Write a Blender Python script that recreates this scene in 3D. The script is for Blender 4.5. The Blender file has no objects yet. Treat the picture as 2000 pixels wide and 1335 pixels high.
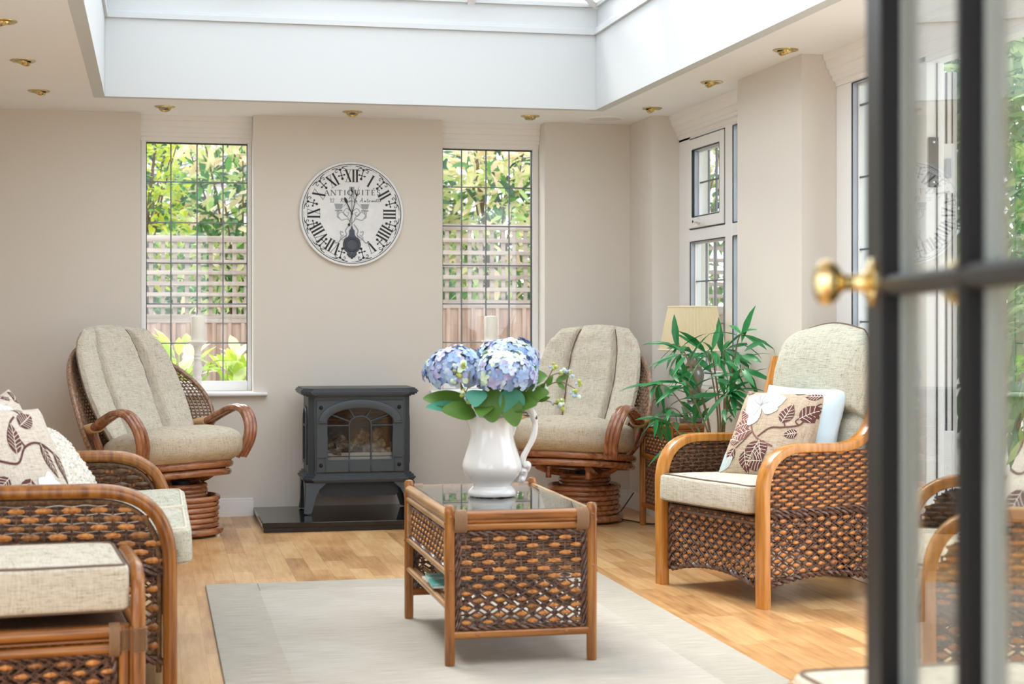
import bpy, math, random
from mathutils import Vector, Matrix, noise
R = math.radians
sc = bpy.context.scene
COL = sc.collection

# ------------------------------------------------------------------ camera, sky, light, exposure
cam_d = bpy.data.cameras.new('camera')
cam = bpy.data.objects.new('camera', cam_d)
COL.objects.link(cam)
cam.location = (0, 0, 1.1445)
cam.rotation_euler = (R(90), 0, -math.atan(700/3250))
cam_d.sensor_width = 36.0
cam_d.lens = 3250/2000*36.0
cam_d.shift_y = -(667.5-626)/2000
cam_d.dof.use_dof = True
cam_d.dof.focus_distance = 8.0
cam_d.dof.aperture_fstop = 4.4
cam_d.clip_start = 0.05
sc.camera = cam

world = bpy.data.worlds.new('overcast_sky')
sc.world = world
world.use_nodes = True
wn = world.node_tree.nodes
wn['Background'].inputs[0].default_value = (0.94, 0.99, 1.06, 1)
wn['Background'].inputs[1].default_value = 1.75

sun_d = bpy.data.lights.new('hazy_sun', 'SUN')
sun_d.energy = 2.2
sun_d.angle = R(25)
sun_d.color = (1, .96, .88)
sun = bpy.data.objects.new('hazy_sun', sun_d)
sun.rotation_euler = (R(38), 0, R(-150))
COL.objects.link(sun)

def portal(name, loc, rot, sx, sy):
    d = bpy.data.lights.new(name, 'AREA')
    d.shape = 'RECTANGLE'; d.size = sx; d.size_y = sy
    d.cycles.is_portal = True
    o = bpy.data.objects.new(name, d)
    o.location = loc; o.rotation_euler = rot
    COL.objects.link(o)
portal('skylight_portal', (1.107, 6.2, 2.96), (0, 0, 0), 2.7, 6.0)
portal('window_portal', (.25, 10.12, 1.5), (R(-90), 0, 0), .62, 1.5)
portal('window_portal', (2.01, 10.12, 1.5), (R(-90), 0, 0), .62, 1.5)
portal('window_portal', (3.14, 8.65, 1.5), (0, R(90), 0), 1.5, 1.4)
portal('window_portal', (3.14, 5.0, 1.15), (0, R(90), 0), 2.1, 4.0)
portal('window_portal', (-1.34, 3.2, 1.15), (0, R(-90), 0), 2.1, 3.2)  # at the added glazed doors, out of view
portal('window_portal', (-.3, .76, 1.1), (R(90), 0, 0), 1.9, 2.1)  # at the widened opening in the near wall

sc.view_settings.view_transform = 'Standard'
sc.view_settings.look = 'None'
sc.view_settings.exposure = 0.85
sc.view_settings.gamma = 1
sc.view_settings.use_curve_mapping = False
sc.cycles.use_denoising = True
sc.cycles.max_bounces = 10
sc.cycles.diffuse_bounces = 6
sc.cycles.transparent_max_bounces = 24
sc.cycles.sample_clamp_indirect = 8
sc.cycles.caustics_reflective = False
sc.cycles.caustics_refractive = False

# ------------------------------------------------------------------ mesh helpers
class MB:
    def __init__(s):
        s.v = []; s.f = []; s.m = []; s.s = []
    def add(s, vs, fs, mat=0, smooth=True):
        b = len(s.v)
        s.v.extend([tuple(p) for p in vs])
        for f in fs:
            s.f.append([i+b for i in f]); s.m.append(mat); s.s.append(smooth)
    def box(s, c, d, bev=.003, mat=0, rot=None):
        hx, hy, hz = d[0]/2, d[1]/2, d[2]/2
        b = min(bev, hx*.49, hy*.49, hz*.49)
        vs = []; fs = []
        idx = {}
        for sx in (-1, 1):
            for sy in (-1, 1):
                for sz in (-1, 1):
                    for ax in range(3):
                        p = [sx*(hx-b), sy*(hy-b), sz*(hz-b)]
                        p[ax] = (sx*hx, sy*hy, sz*hz)[ax]
                        idx[(sx, sy, sz, ax)] = len(vs); vs.append(p)
        for ax in range(3):
            o1, o2 = [a for a in range(3) if a != ax]
            for sg in (-1, 1):
                q = []
                for a, bb in ((-1, -1), (1, -1), (1, 1), (-1, 1)):
                    k = [0, 0, 0]; k[ax] = sg; k[o1] = a; k[o2] = bb
                    q.append(idx[(k[0], k[1], k[2], ax)])
                if (sg == 1) == (ax == 1): q.reverse()
                fs.append(q)
        for ax in range(3):           # edges parallel to ax
            o1, o2 = [a for a in range(3) if a != ax]
            for a in (-1, 1):
                for bb in (-1, 1):
                    def K(e, fc):
                        k = [0, 0, 0]; k[ax] = e; k[o1] = a; k[o2] = bb
                        return idx[(k[0], k[1], k[2], fc)]
                    q = [K(-1, o1), K(1, o1), K(1, o2), K(-1, o2)]
                    if (a*bb == 1) != (ax == 1): q.reverse()
                    fs.append(q)
        for sx in (-1, 1):
            for sy in (-1, 1):
                for sz in (-1, 1):
                    t = [idx[(sx, sy, sz, i)] for i in range(3)]
                    if sx*sy*sz < 0: t.reverse()
                    fs.append(t)
        M = rot.to_3x3() if rot is not None else None
        out = []
        for p in vs:
            p = Vector(p)
            if M is not None: p = M @ p
            out.append(p + Vector(c))
        s.add(out, fs, mat, False)
    def tube(s, pts, r, n=8, mat=0, closed=False, cap=True, flat=None, up=None):
        P = [Vector(p) for p in pts]
        N = len(P)
        if N < 2: return
        T = []
        for i in range(N):
            if closed: t = P[(i+1) % N]-P[i-1]
            else: t = P[min(i+1, N-1)]-P[max(i-1, 0)]
            if t.length < 1e-9: t = Vector((0, 0, 1))
            T.append(t.normalized())
        if up is not None: a = Vector(up)
        else: a = Vector((0, 0, 1)) if abs(T[0].z) < .9 else Vector((1, 0, 0))
        vs = []
        nrm = (a - T[0]*a.dot(T[0]))
        if nrm.length < 1e-6: nrm = T[0].orthogonal()
        nrm.normalize()
        for i in range(N):
            if up is not None:
                q = a - T[i]*a.dot(T[i])
                if q.length > 1e-4: nrm = q.normalized()
            else:
                q = nrm - T[i]*nrm.dot(T[i])
                nrm = q.normalized() if q.length > 1e-6 else T[i].orthogonal().normalized()
            bi = T[i].cross(nrm)
            rr = r[i] if isinstance(r, (list, tuple)) else r
            fl = flat if flat is not None else 1
            for k in range(n):
                w = 2*math.pi*k/n
                vs.append(P[i] + nrm*(rr*fl*math.cos(w)) + bi*(rr*math.sin(w)))
        fs = []
        for i in range(N if closed else N-1):
            j = (i+1) % N
            for k in range(n):
                l = (k+1) % n
                fs.append([i*n+k, i*n+l, j*n+l, j*n+k])
        if cap and not closed:
            fs.append([k for k in range(n)][::-1]); fs.append([(N-1)*n+k for k in range(n)])
        s.add(vs, fs, mat, True)
    def sweep(s, pts, prof, side, mat=0, closed=False, scale=None):
        """profile points (a along side, b along in-plane normal)"""
        P = [Vector(p) for p in pts]; N = len(P); S = Vector(side).normalized()
        vs = []; n = len(prof)
        for i in range(N):
            if closed: t = P[(i+1) % N]-P[i-1]
            else: t = P[min(i+1, N-1)]-P[max(i-1, 0)]
            t = t.normalized(); b = t.cross(S).normalized()
            k = scale[i] if scale else 1
            for (x, y) in prof: vs.append(P[i]+S*(x*k)+b*(y*k))
        fs = []
        for i in range(N if closed else N-1):
            j = (i+1) % N
            for k in range(n):
                l = (k+1) % n
                fs.append([i*n+k, i*n+l, j*n+l, j*n+k])
        if not closed:
            fs.append(list(range(n))[::-1]); fs.append([(N-1)*n+k for k in range(n)])
        s.add(vs, fs, mat, True)
    def lathe(s, prof, n=24, c=(0, 0, 0), mat=0, axis=None, fn=None):
        vs = []; fs = []
        M = Vector((0, 0, 1)).rotation_difference(Vector(axis)).to_matrix() if axis is not None else None
        for (r, z) in prof:
            for k in range(n):
                w = 2*math.pi*k/n
                rr = max(r, 1e-5)
                p = Vector((rr*math.cos(w), rr*math.sin(w), z))
                if fn: p = Vector(fn(p, w))
                if M is not None: p = M @ p
                vs.append(p+Vector(c))
        for i in range(len(prof)-1):
            for k in range(n):
                l = (k+1) % n
                fs.append([i*n+k, i*n+l, (i+1)*n+l, (i+1)*n+k])
        s.add(vs, fs, mat, True)
    def ell(s, c, rad, ax=None, nu=8, nv=5, mat=0):
        c = Vector(c); vs = []; fs = []
        A = ax or (Vector((1, 0, 0)), Vector((0, 1, 0)), Vector((0, 0, 1)))
        for i in range(nv+1):
            t = math.pi*i/nv
            for k in range(nu):
                w = 2*math.pi*k/nu
                vs.append(c+A[0]*(rad[0]*math.sin(t)*math.cos(w))+A[1]*(rad[1]*math.sin(t)*math.sin(w))+A[2]*(rad[2]*math.cos(t)))
        for i in range(nv):
            for k in range(nu):
                l = (k+1) % nu
                fs.append([i*nu+k, (i+1)*nu+k, (i+1)*nu+l, i*nu+l])
        s.add(vs, fs, mat, True)
    def grid(s, fn, nu, nv, mat=0, cu=False, flip=False):
        vs = [fn(i/nu, j/nv) for j in range(nv+1) for i in range(nu+(0 if cu else 1))]
        w = nu if cu else nu+1
        fs = []
        for j in range(nv):
            for i in range(nu):
                a = j*w+i; b = j*w+(i+1) % w; c = (j+1)*w+(i+1) % w; d = (j+1)*w+i
                fs.append([a, d, c, b] if flip else [a, b, c, d])
        s.add(vs, fs, mat, True)
    def prism(s, poly, fn, h0, h1, mat=0, smooth=False):
        """poly: list of (a,b); fn(a,b,h)->xyz"""
        n = len(poly)
        vs = [fn(a, b, h0) for a, b in poly]+[fn(a, b, h1) for a, b in poly]
        fs = [list(range(n))[::-1], [n+i for i in range(n)]]
        for i in range(n):
            j = (i+1) % n
            fs.append([i, j, n+j, n+i])
        s.add(vs, fs, mat, smooth)
    def build(s, name, mats, parent=None, sharp=38):
        me = bpy.data.meshes.new(name)
        me.from_pydata(s.v, [], s.f)
        if not isinstance(mats, (list, tuple)): mats = [mats]
        for m in mats: me.materials.append(m)
        me.polygons.foreach_set('material_index', s.m)
        me.polygons.foreach_set('use_smooth', s.s)
        me.update()
        me.validate()
        try: me.set_sharp_from_angle(angle=R(sharp))
        except Exception: pass
        o = bpy.data.objects.new(name, me)
        COL.objects.link(o)
        if parent is not None: o.parent = parent
        return o

def tag(o, label=None, cat=None, group=None, kind=None):
    if label: o['label'] = label
    if cat: o['category'] = cat
    if group: o['group'] = group
    if kind: o['kind'] = kind
    return o
def empty(name, loc=(0, 0, 0), rz=0, rot=None):
    o = bpy.data.objects.new(name, None)
    o.empty_display_size = .1
    o.location = loc
    o.rotation_euler = rot if rot is not None else (0, 0, rz)
    COL.objects.link(o)
    return o
def kids(o): return [c for c in list(bpy.data.objects) if c.parent == o]
def copy_tree(o, parent=None):
    c = o.copy(); COL.objects.link(c); c.parent = parent
    for ch in kids(o): copy_tree(ch, c)
    return c

def fillet(pts, rads, n=8):
    """polyline with rounded corners"""
    P = [Vector(p) for p in pts]; out = [P[0]]
    for i in range(1, len(P)-1):
        a, b, c = P[i-1], P[i], P[i+1]
        r = rads[i-1] if isinstance(rads, (list, tuple)) else rads
        d1 = (a-b); d2 = (c-b)
        r1 = min(r, d1.length*.49 if i > 1 else d1.length*.95, d2.length*.49 if i < len(P)-2 else d2.length*.95)
        p0 = b+d1.normalized()*r1; p1 = b+d2.normalized()*r1
        for k in range(n+1):
            t = k/n
            out.append(p0*(1-t)**2+b*(2*t*(1-t))+p1*t**2)
    out.append(P[-1])
    return out
def spline(pts, n=6, closed=False):
    P = [Vector(p) for p in pts]; N = len(P); out = []
    for i in range(N if closed else N-1):
        if closed: a, b, c, d = P[i-1], P[i], P[(i+1) % N], P[(i+2) % N]
        else: a, b, c, d = P[max(i-1, 0)], P[i], P[i+1], P[min(i+2, N-1)]
        for k in range(n):
            t = k/n
            out.append(.5*((2*b)+(c-a)*t+(2*a-5*b+4*c-d)*t*t+(3*b-a-3*c+d)*t**3))
    if not closed: out.append(P[-1])
    return out
def rrect(a, b, r, n=3):
    out = []
    for cx, cy, w0 in ((a-r, b-r, 0), (-a+r, b-r, 90), (-a+r, -b+r, 180), (a-r, -b+r, 270)):
        for k in range(n+1):
            w = R(w0+90*k/n)
            out.append((cx+r*math.cos(w), cy+r*math.sin(w)))
    return out
def sgn(x): return -1 if x < 0 else 1
def spow(x, e): return sgn(x)*abs(x)**e
def super_ell(mb, c, rad, e1=.3, e2=.25, nu=48, nv=24, mat=0, fn=None):
    def F(u, v):
        w = u*2*math.pi; t = (v-.5)*math.pi
        p = Vector((rad[0]*spow(math.cos(t), e1)*spow(math.cos(w), e2), rad[1]*spow(math.cos(t), e1)*spow(math.sin(w), e2), rad[2]*spow(math.sin(t), e1)))
        if fn: p = Vector(fn(p))
        return p+Vector(c)
    mb.grid(F, nu, nv, mat, cu=True)

# ------------------------------------------------------------------ materials
def lin(c): c /= 255; return c/12.92 if c <= .04045 else ((c+.055)/1.055)**2.4
def hexc(h): return (lin(int(h[0:2], 16)), lin(int(h[2:4], 16)), lin(int(h[4:6], 16)), 1)
def mat(name, c, rough=.6, metal=0, spec=.5, coat=0):
    m = bpy.data.materials.new(name); m.use_nodes = True
    b = m.node_tree.nodes['Principled BSDF']
    b.inputs['Base Color'].default_value = hexc(c) if isinstance(c, str) else c
    b.inputs['Roughness'].default_value = rough
    b.inputs['Metallic'].default_value = metal
    b.inputs['Specular IOR Level'].default_value = spec
    b.inputs['Coat Weight'].default_value = coat
    b.inputs['Coat Roughness'].default_value = .12
    return m
class NT:
    """small node-tree writer"""
    def __init__(s, m):
        s.m = m; s.t = m.node_tree; s.b = s.t.nodes['Principled BSDF']
    def n(s, k, **kw):
        x = s.t.nodes.new(k)
        for a, v in kw.items():
            if a.startswith('i_'): x.inputs[a[2:].replace('_', ' ')].default_value = v
            else: setattr(x, a, v)
        return x
    def l(s, a, b): s.t.links.new(a, b)
    def coord(s, kind='Object', scale=(1, 1, 1), rot=(0, 0, 0)):
        tc = s.n('ShaderNodeTexCoord'); mp = s.n('ShaderNodeMapping')
        mp.inputs['Scale'].default_value = scale; mp.inputs['Rotation'].default_value = rot
        s.l(tc.outputs[kind], mp.inputs[0]); return mp.outputs[0]
    def noise(s, vec, scale=5, detail=2, rough=.5):
        x = s.n('ShaderNodeTexNoise'); x.inputs['Scale'].default_value = scale
        x.inputs['Detail'].default_value = detail; x.inputs['Roughness'].default_value = rough
        s.l(vec, x.inputs['Vector']); return x.outputs['Fac']
    def ramp(s, fac, stops):
        x = s.n('ShaderNodeValToRGB'); e = x.color_ramp.elements
        while len(e) < len(stops): e.new(.5)
        for i, (p, c) in enumerate(stops):
            e[i].position = p; e[i].color = hexc(c) if isinstance(c, str) else c
        s.l(fac, x.inputs[0]); return x.outputs[0]
    def mix(s, fac, a, b, mode='MIX'):
        x = s.n('ShaderNodeMix', data_type='RGBA', blend_type=mode)
        for sock, v in ((x.inputs[0], fac), (x.inputs[6], a), (x.inputs[7], b)):
            if hasattr(v, 'is_output'): s.l(v, sock)
            else: sock.default_value = v if not isinstance(v, str) else hexc(v)
        return x.outputs[2]
    def math(s, op, a, b=0):
        x = s.n('ShaderNodeMath', operation=op)
        for sock, v in ((x.inputs[0], a), (x.inputs[1], b)):
            if hasattr(v, 'is_output'): s.l(v, sock)
            else: sock.default_value = v
        return x.outputs[0]
    def bump(s, h, strength=.3, dist=.002):
        x = s.n('ShaderNodeBump'); x.inputs['Strength'].default_value = strength; x.inputs['Distance'].default_value = dist
        s.l(h, x.inputs['Height']); s.l(x.outputs[0], s.b.inputs['Normal'])
    def base(s, c): s.l(c, s.b.inputs['Base Color'])

def paint(name, c, rough=.7, var=.04):
    m = mat(name, c, rough, spec=.3); t = NT(m)
    f = t.noise(t.coord(), 3, 3)
    k = hexc(c); d = tuple(x*(1-var) for x in k[:3])+(1,)
    t.base(t.mix(f, k, d)); t.bump(t.noise(t.coord(), 220, 2), .04, .001)
    return m
def wood(name, stops, axis=2, rough=.3, coat=.3, sc=1):
    m = mat(name, stops[0][1], rough, coat=coat); t = NT(m)
    s_ = [26*sc]*3; s_[axis] = 2.2*sc
    f = t.noise(t.coord(scale=tuple(s_)), 1.6, 4, .6)
    t.base(t.ramp(f, stops)); t.bump(f, .08, .001)
    return m
def fabric(name, base, dark, light, scale=1.0, slub=.45):
    m = mat(name, base, .95, spec=.1); t = NT(m)
    co = []
    for s_ in ((900, 60, 60), (60, 900, 900), (60, 60, 900)):
        co.append(t.noise(t.coord(scale=tuple(x*scale for x in s_)), .35, 1.5, .6))
    w = t.math('MULTIPLY', co[0], co[1]); w = t.math('ADD', w, t.math('MULTIPLY', co[2], .42))
    w = t.math('ADD', w, -.1)
    big = t.noise(t.coord(), 260*scale, 1)
    w2 = t.math('ADD', t.math('MULTIPLY', w, 1), t.math('MULTIPLY', t.math('ADD', big, -.5), .28))
    t.base(t.ramp(w2, [(.12, dark), (.12+slub*.4, base), (.60, light)]))
    t.bump(w2, .35, .0025)
    return m
def glass(name, tint=(1, 1, 1, 1), k=1.0):
    m = bpy.data.materials.new(name); m.use_nodes = True
    t = m.node_tree; t.nodes.clear()
    o = t.nodes.new('ShaderNodeOutputMaterial'); mx = t.nodes.new('ShaderNodeMixShader')
    tr = t.nodes.new('ShaderNodeBsdfTransparent'); gl = t.nodes.new('ShaderNodeBsdfGlossy')
    tr.inputs[0].default_value = tint; gl.inputs['Roughness'].default_value = 0.0
    fr = t.nodes.new('ShaderNodeFresnel'); ge = t.nodes.new('ShaderNodeNewGeometry')
    mr = t.nodes.new('ShaderNodeMapRange')
    mr.inputs['To Min'].default_value = 1.5; mr.inputs['To Max'].default_value = 1/1.5
    t.links.new(ge.outputs['Backfacing'], mr.inputs['Value'])
    t.links.new(mr.outputs[0], fr.inputs['IOR'])
    ml = t.nodes.new('ShaderNodeMath'); ml.operation = 'MULTIPLY'; ml.inputs[1].default_value = k
    t.links.new(fr.outputs[0], ml.inputs[0])
    t.links.new(ml.outputs[0], mx.inputs[0]); t.links.new(tr.outputs[0], mx.inputs[1]); t.links.new(gl.outputs[0], mx.inputs[2])
    t.links.new(mx.outputs[0], o.inputs[0])
    return m
def leafmat(name, c1, c2, rough=.45, trans=.35, scale=9):
    m = mat(name, c1, rough, spec=.4); t = NT(m)
    ob = t.n('ShaderNodeNewGeometry')
    f = t.math('MULTIPLY', ob.outputs['Random Per Island'], 1)
    c = t.mix(f, c1, c2); t.base(c)
    tl = t.n('ShaderNodeBsdfTranslucent'); t.l(c, tl.inputs[0])
    mx = t.n('ShaderNodeMixShader'); mx.inputs[0].default_value = trans
    t.l(t.b.outputs[0], mx.inputs[1]); t.l(tl.outputs[0], mx.inputs[2])
    out = [x for x in t.t.nodes if x.type == 'OUTPUT_MATERIAL'][0]
    t.l(mx.outputs[0], out.inputs[0])
    return m

M = {}
M['wall'] = paint('beige_wall_paint', 'DDD7CE', .75)
M['ceil'] = paint('ceiling_paint', 'F4F5F7', .8)
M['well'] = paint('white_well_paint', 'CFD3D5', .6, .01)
M['upvc'] = paint('white_upvc', 'EFEFEF', .35, .01)
M['trim'] = paint('white_gloss_trim', 'E9EAEC', .4, .01)
M['cornice'] = paint('cornice_paint', 'F0EEEC', .6, .01)
M['gasket'] = mat('black_gasket', '15181C', .5)
M['bead'] = mat('grey_glazing_edge', 'B4BCC8', .4)
M['lead'] = mat('lead_came', '7C8086', .5, .6)
M['glass'] = glass('window_glass', (.97, .985, .98, 1))
M['doorglass'] = glass('door_glass', (.96, .985, .975, 1))
M['black'] = mat('black_door_paint', '0C0C0F', .42, spec=.3)
M['palegrey'] = mat('pale_grey_door_paint', 'E6ECEE', .4)
M['blackgrey'] = mat('sheen_door_face', '4A4642', .45)  # reflected sheen on the black door put into a grey colour; unused
M['brass'] = mat('polished_brass', 'E4D09A', .16, 1)
M['brassdim'] = mat('aged_brass', 'C8B47C', .2, 1)
M['chrome'] = mat('chrome', 'C8C8C8', .15, 1)
M['dark'] = mat('dark_void', '0C0C0D', .8)
M['honey'] = wood('honey_rattan', [(.3, '683A14'), (.5, '965C24'), (.72, 'B27836')], 2, .28, .4)
M['honeyx'] = wood('honey_rattan_across', [(.3, '683A14'), (.5, '965C24'), (.72, 'B27836')], 0, .28, .4)
M['honeyy'] = wood('honey_rattan_lengthwise', [(.3, '683A14'), (.5, '965C24'), (.72, 'B27836')], 1, .28, .4)
M['bent'] = wood('bentwood_honey', [(.3, '9C5E1C'), (.5, 'BE7E30'), (.72, 'D09244')], 2, .26, .5)
M['tan'] = wood('tan_rattan', [(.3, '7A5632'), (.5, 'A67B4E'), (.72, 'BC9468')], 1, .35, .3)
M['red'] = wood('reddish_rattan', [(.3, '764630'), (.5, 'A06A48'), (.72, 'BA8664')], 0, .26, .5)
M['redv'] = wood('reddish_rattan_upright', [(.3, '6C3E2A'), (.5, '966042'), (.72, 'B07C5A')], 2, .26, .5)
M['bind'] = mat('cane_binding', '8F6E50', .6)
M['bindtan'] = mat('pale_cane_binding', 'BC9468', .55)
def strandmat(name, c1, c2, rough):
    m = mat(name, c1, rough, coat=.15); t = NT(m)
    f = t.noise(t.coord(), 70, 2, .6)
    t.base(t.ramp(f, [(.35, c1), (.65, c2)])); return m
M['strand'] = strandmat('dark_wicker', '3A2720', '745444', .36)
M['strandmid'] = strandmat('brown_wicker', '4E3826', '80603E', .42)
M['peel'] = strandmat('amber_peel', 'A4642E', 'D2904A', .25)
M['peeldim'] = strandmat('brown_peel', '80502A', 'AE763E', .28)
M['wick'] = strandmat('shell_wicker', '74563F', 'A88872', .42)
M['cream'] = fabric('cream_weave', 'C6BEAD', '857B69', 'DCD7CA', 1.15)
M['cream2'] = fabric('oat_weave', 'C0B6A2', '8A7E6C', 'D6CDBA', 1.05)
M['olive'] = fabric('greenish_weave', 'BDBCAC', '7A7666', 'D6D5C6', 1.0)
M['pipe'] = mat('brown_piping', '6E5C50', .8)
M['creampipe'] = mat('cream_piping', 'D8D0C0', .8)
M['iron'] = mat('slate_cast_iron', '3E464C', .42)
M['irondark'] = mat('dark_cast_iron', '2A2F34', .5)
M['white'] = mat('white_glaze', 'F1F2F2', .12, coat=.5)
M['candle'] = mat('ivory_wax', 'F6F4EA', .5)
M['chalk'] = paint('chalky_white_paint', 'F2EFEA', .6, .04)
# ------------------------------------------------------------------ room shell
H = 2.35; YB = 9.857; XW = 2.864; XL = -1.2; REC = .165; YN = .85
def S(name, mb, m, label, cat):
    o = mb.build(name, m)
    return tag(o, label, cat, kind='structure')

# floor: laminate strips running away from the camera
m = mat('oak_strip_floor', 'C09A70', .36, coat=.15); t = NT(m)
vec = t.coord(rot=(0, 0, R(90)))
br = t.n('ShaderNodeTexBrick'); br.offset = .37; br.offset_frequency = 2; br.squash = .8; br.squash_frequency = 3
br.inputs['Scale'].default_value = 1; br.inputs['Brick Width'].default_value = .62; br.inputs['Row Height'].default_value = .088
br.inputs['Mortar Size'].default_value = .0009; br.inputs['Mortar Smooth'].default_value = .3
br.inputs['Color1'].default_value = (0, 0, 0, 1); br.inputs['Color2'].default_value = (1, 1, 1, 1); br.inputs['Mortar'].default_value = (.25, .25, .25, 1)
t.l(vec, br.inputs['Vector'])
g1 = t.noise(t.coord(scale=(30, 2.5, 1)), 1.6, 4, .62); g2 = t.noise(t.coord(scale=(3.5, 1.2, 1)), 2, 3, .6)
tone = t.math('ADD', t.math('MULTIPLY', br.outputs['Color'], .26), t.math('ADD', t.math('MULTIPLY', g1, .52), t.math('MULTIPLY', g2, .42)))
c = t.ramp(tone, [(.24, '7E5230'), (.42, 'AE8050'), (.60, 'C99C68'), (.84, 'E0BC88')])
gap = t.math('MULTIPLY', br.outputs['Fac'], .5)
t.base(t.mix(gap, c, '8A5A30')); t.bump(t.math('SUBTRACT', g1, br.outputs['Fac']), .06, .001)
M['floor'] = m
mb = MB(); mb.box(((XL+3.05)/2, (YB+.2-1.2)/2, -.05), (3.05-XL+.5, YB+.2+1.2+.4, .1), 0)
S('floor', mb, M['floor'], 'wood strip floor of honey coloured planks', 'floor')

# back wall with two window openings
W1 = (-.074, .572); W2 = (1.695, 2.327); ZS = .727; ZL = H
mb = MB()
TH = .3
def wbox(x0, x1, y0, y1, z0, z1): mb.box(((x0+x1)/2, (y0+y1)/2, (z0+z1)/2), (x1-x0, y1-y0, z1-z0), 0)
for a, b in ((XL-.3, W1[0]), (W1[1], W2[0]), (W2[1], XW+.35)):
    wbox(a, b, YB, YB+TH, 0, H+.3)
for w in (W1, W2):
    wbox(w[0], w[1], YB, YB+TH, 0, ZS-.022); wbox(w[0], w[1], YB+REC, YB+TH, H-.0, H+.3)
S('wall_back', mb, M['wall'], 'beige back wall with two tall window openings', 'wall')
# right wall: pier, window bay, pier, then glazed bay
mb = MB()
wbox(XW, XW+.35, 9.385, YB, 0, H+.3)
wbox(XW, XW+.35, 7.077, 7.925, 0, H+.3)
wbox(XW, XW+.35, 7.925, 9.385, 0, .78)
wbox(XW, XW+.35, YN, 3.0, 0, H+.3)
S('wall_right', mb, M['wall'], 'beige right wall with piers between the window bays', 'wall')
mb = MB(); wbox(XL-.3, XL, 4.8, YB, 0, H+.3); wbox(XL-.3, XL, YN-.1, 1.6, 0, H+.3); wbox(XL-.3, XL, 1.6, 4.8, 2.15, H+.3)
S('wall_left', mb, M['wall'], 'beige left wall behind the sofa', 'wall')
mb = MB(); wbox(XL-.3, -1.15, YN-.12, YN, 0, H+.3); wbox(.60, XW+.35, YN-.12, YN, 0, H+.3); wbox(-1.15, .60, YN-.12, YN, 2.15, H+.3)  # doorway opening widened out of view to add daylight
S('wall_front', mb, M['wall'], 'beige wall with the doorway the view looks through, widened unseen to let in daylight', 'wall')

# ceiling with a rectangular well
SX0, SX1, SY0, SY1 = -.257, 2.472, 2.9, 9.2
mb = MB()
def cb(x0, x1, y0, y1): mb.box(((x0+x1)/2, (y0+y1)/2, H+.05), (x1-x0, y1-y0, .1), 0)
cb(XL-.3, SX0-.06, YN-.2, YB+TH); cb(SX1+.06, XW+.5, YN-.2, YB+TH); cb(SX0-.06, SX1+.06, SY1+.06, YB+TH); cb(SX0-.06, SX1+.06, YN-.2, SY0-.06)
S('ceiling', mb, M['ceil'], 'pale ceiling soffit around the roof light', 'ceiling')
mb = MB(); ZT = 2.79; ZG = 2.945
def rectring(mb, x0, x1, y0, y1, z0, z1, w, mat=0, bev=.001):
    mb.box((x0-w/2, (y0+y1)/2, (z0+z1)/2), (w, y1-y0+2*w, z1-z0), bev, mat)
    mb.box((x1+w/2, (y0+y1)/2, (z0+z1)/2), (w, y1-y0+2*w, z1-z0), bev, mat)
    mb.box(((x0+x1)/2, y0-w/2, (z0+z1)/2), (x1-x0, w, z1-z0), bev, mat)
    mb.box(((x0+x1)/2, y1+w/2, (z0+z1)/2), (x1-x0, w, z1-z0), bev, mat)
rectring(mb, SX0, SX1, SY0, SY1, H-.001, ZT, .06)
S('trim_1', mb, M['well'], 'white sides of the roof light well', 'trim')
mb = MB()
e = .012
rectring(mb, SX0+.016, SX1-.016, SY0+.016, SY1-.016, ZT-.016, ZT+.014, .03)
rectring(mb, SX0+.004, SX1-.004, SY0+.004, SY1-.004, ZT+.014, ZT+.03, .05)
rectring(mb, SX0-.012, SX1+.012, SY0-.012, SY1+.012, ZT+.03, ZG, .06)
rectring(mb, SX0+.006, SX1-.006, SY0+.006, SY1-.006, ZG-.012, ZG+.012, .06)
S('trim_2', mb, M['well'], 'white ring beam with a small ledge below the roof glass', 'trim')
# lantern roof
root = empty('window_5', ((SX0+SX1)/2, 0, ZG)); tag(root, 'glazed roof lantern with white rafters above the well', 'roof window', kind='structure')
hw = (SX1-SX0)/2+.05; rise = .62
def lant(x, y, z): return (x, y, z)
bars = MB()
y0r, y1r = SY0+hw, SY1-hw
segs = [((0, y0r, rise), (0, y1r, rise))]
for sx in (-1, 1):
    for (yr, yc) in ((y0r, SY0-.05), (y1r, SY1+.05)): segs.append(((0, yr, rise), (sx*hw, yc, .0)))
    for i in range(1, 6):
        yy = SY0+(SY1-SY0)*i/6
        zz = 1.0 if y0r <= yy <= y1r else (yy-SY0)/hw if yy < y0r else (SY1-yy)/hw
        segs.append(((sx*hw, yy, 0), (sx*hw*(1-zz), yy, rise*zz)))
segs.append(((.64, SY1+.05, 0), (.64, SY1+.05-(hw-.64), rise*(1-.64/hw)))); segs.append(((-.66, SY1+.05, 0), (-.66, SY1+.05-(hw-.66), rise*(1-.66/hw))))
for k, (a, b) in enumerate(segs):
    a = Vector(a); b = Vector(b); d = b-a
    q = Matrix.Rotation(0, 3, 'X')
    z = d.normalized(); x = z.cross(Vector((0, 0, 1))).normalized() if abs(z.z) < .99 else Vector((1, 0, 0)); y = z.cross(x)
    rot = Matrix((x, y, z)).transposed()
    bars.box((a+b)/2, (.05, .07, d.length+.03), .006, 0, rot)
    bars.box((a+b)/2+Vector((0, 0, .05)), (.062, .01, d.length), .002, 1, rot)
bars.build('rafter_frame', [M['upvc'], M['gasket']], root)
g = MB()
pl = [(-hw, SY0-.05), (hw, SY0-.05), (hw, SY1+.05), (-hw, SY1+.05)]
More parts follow.
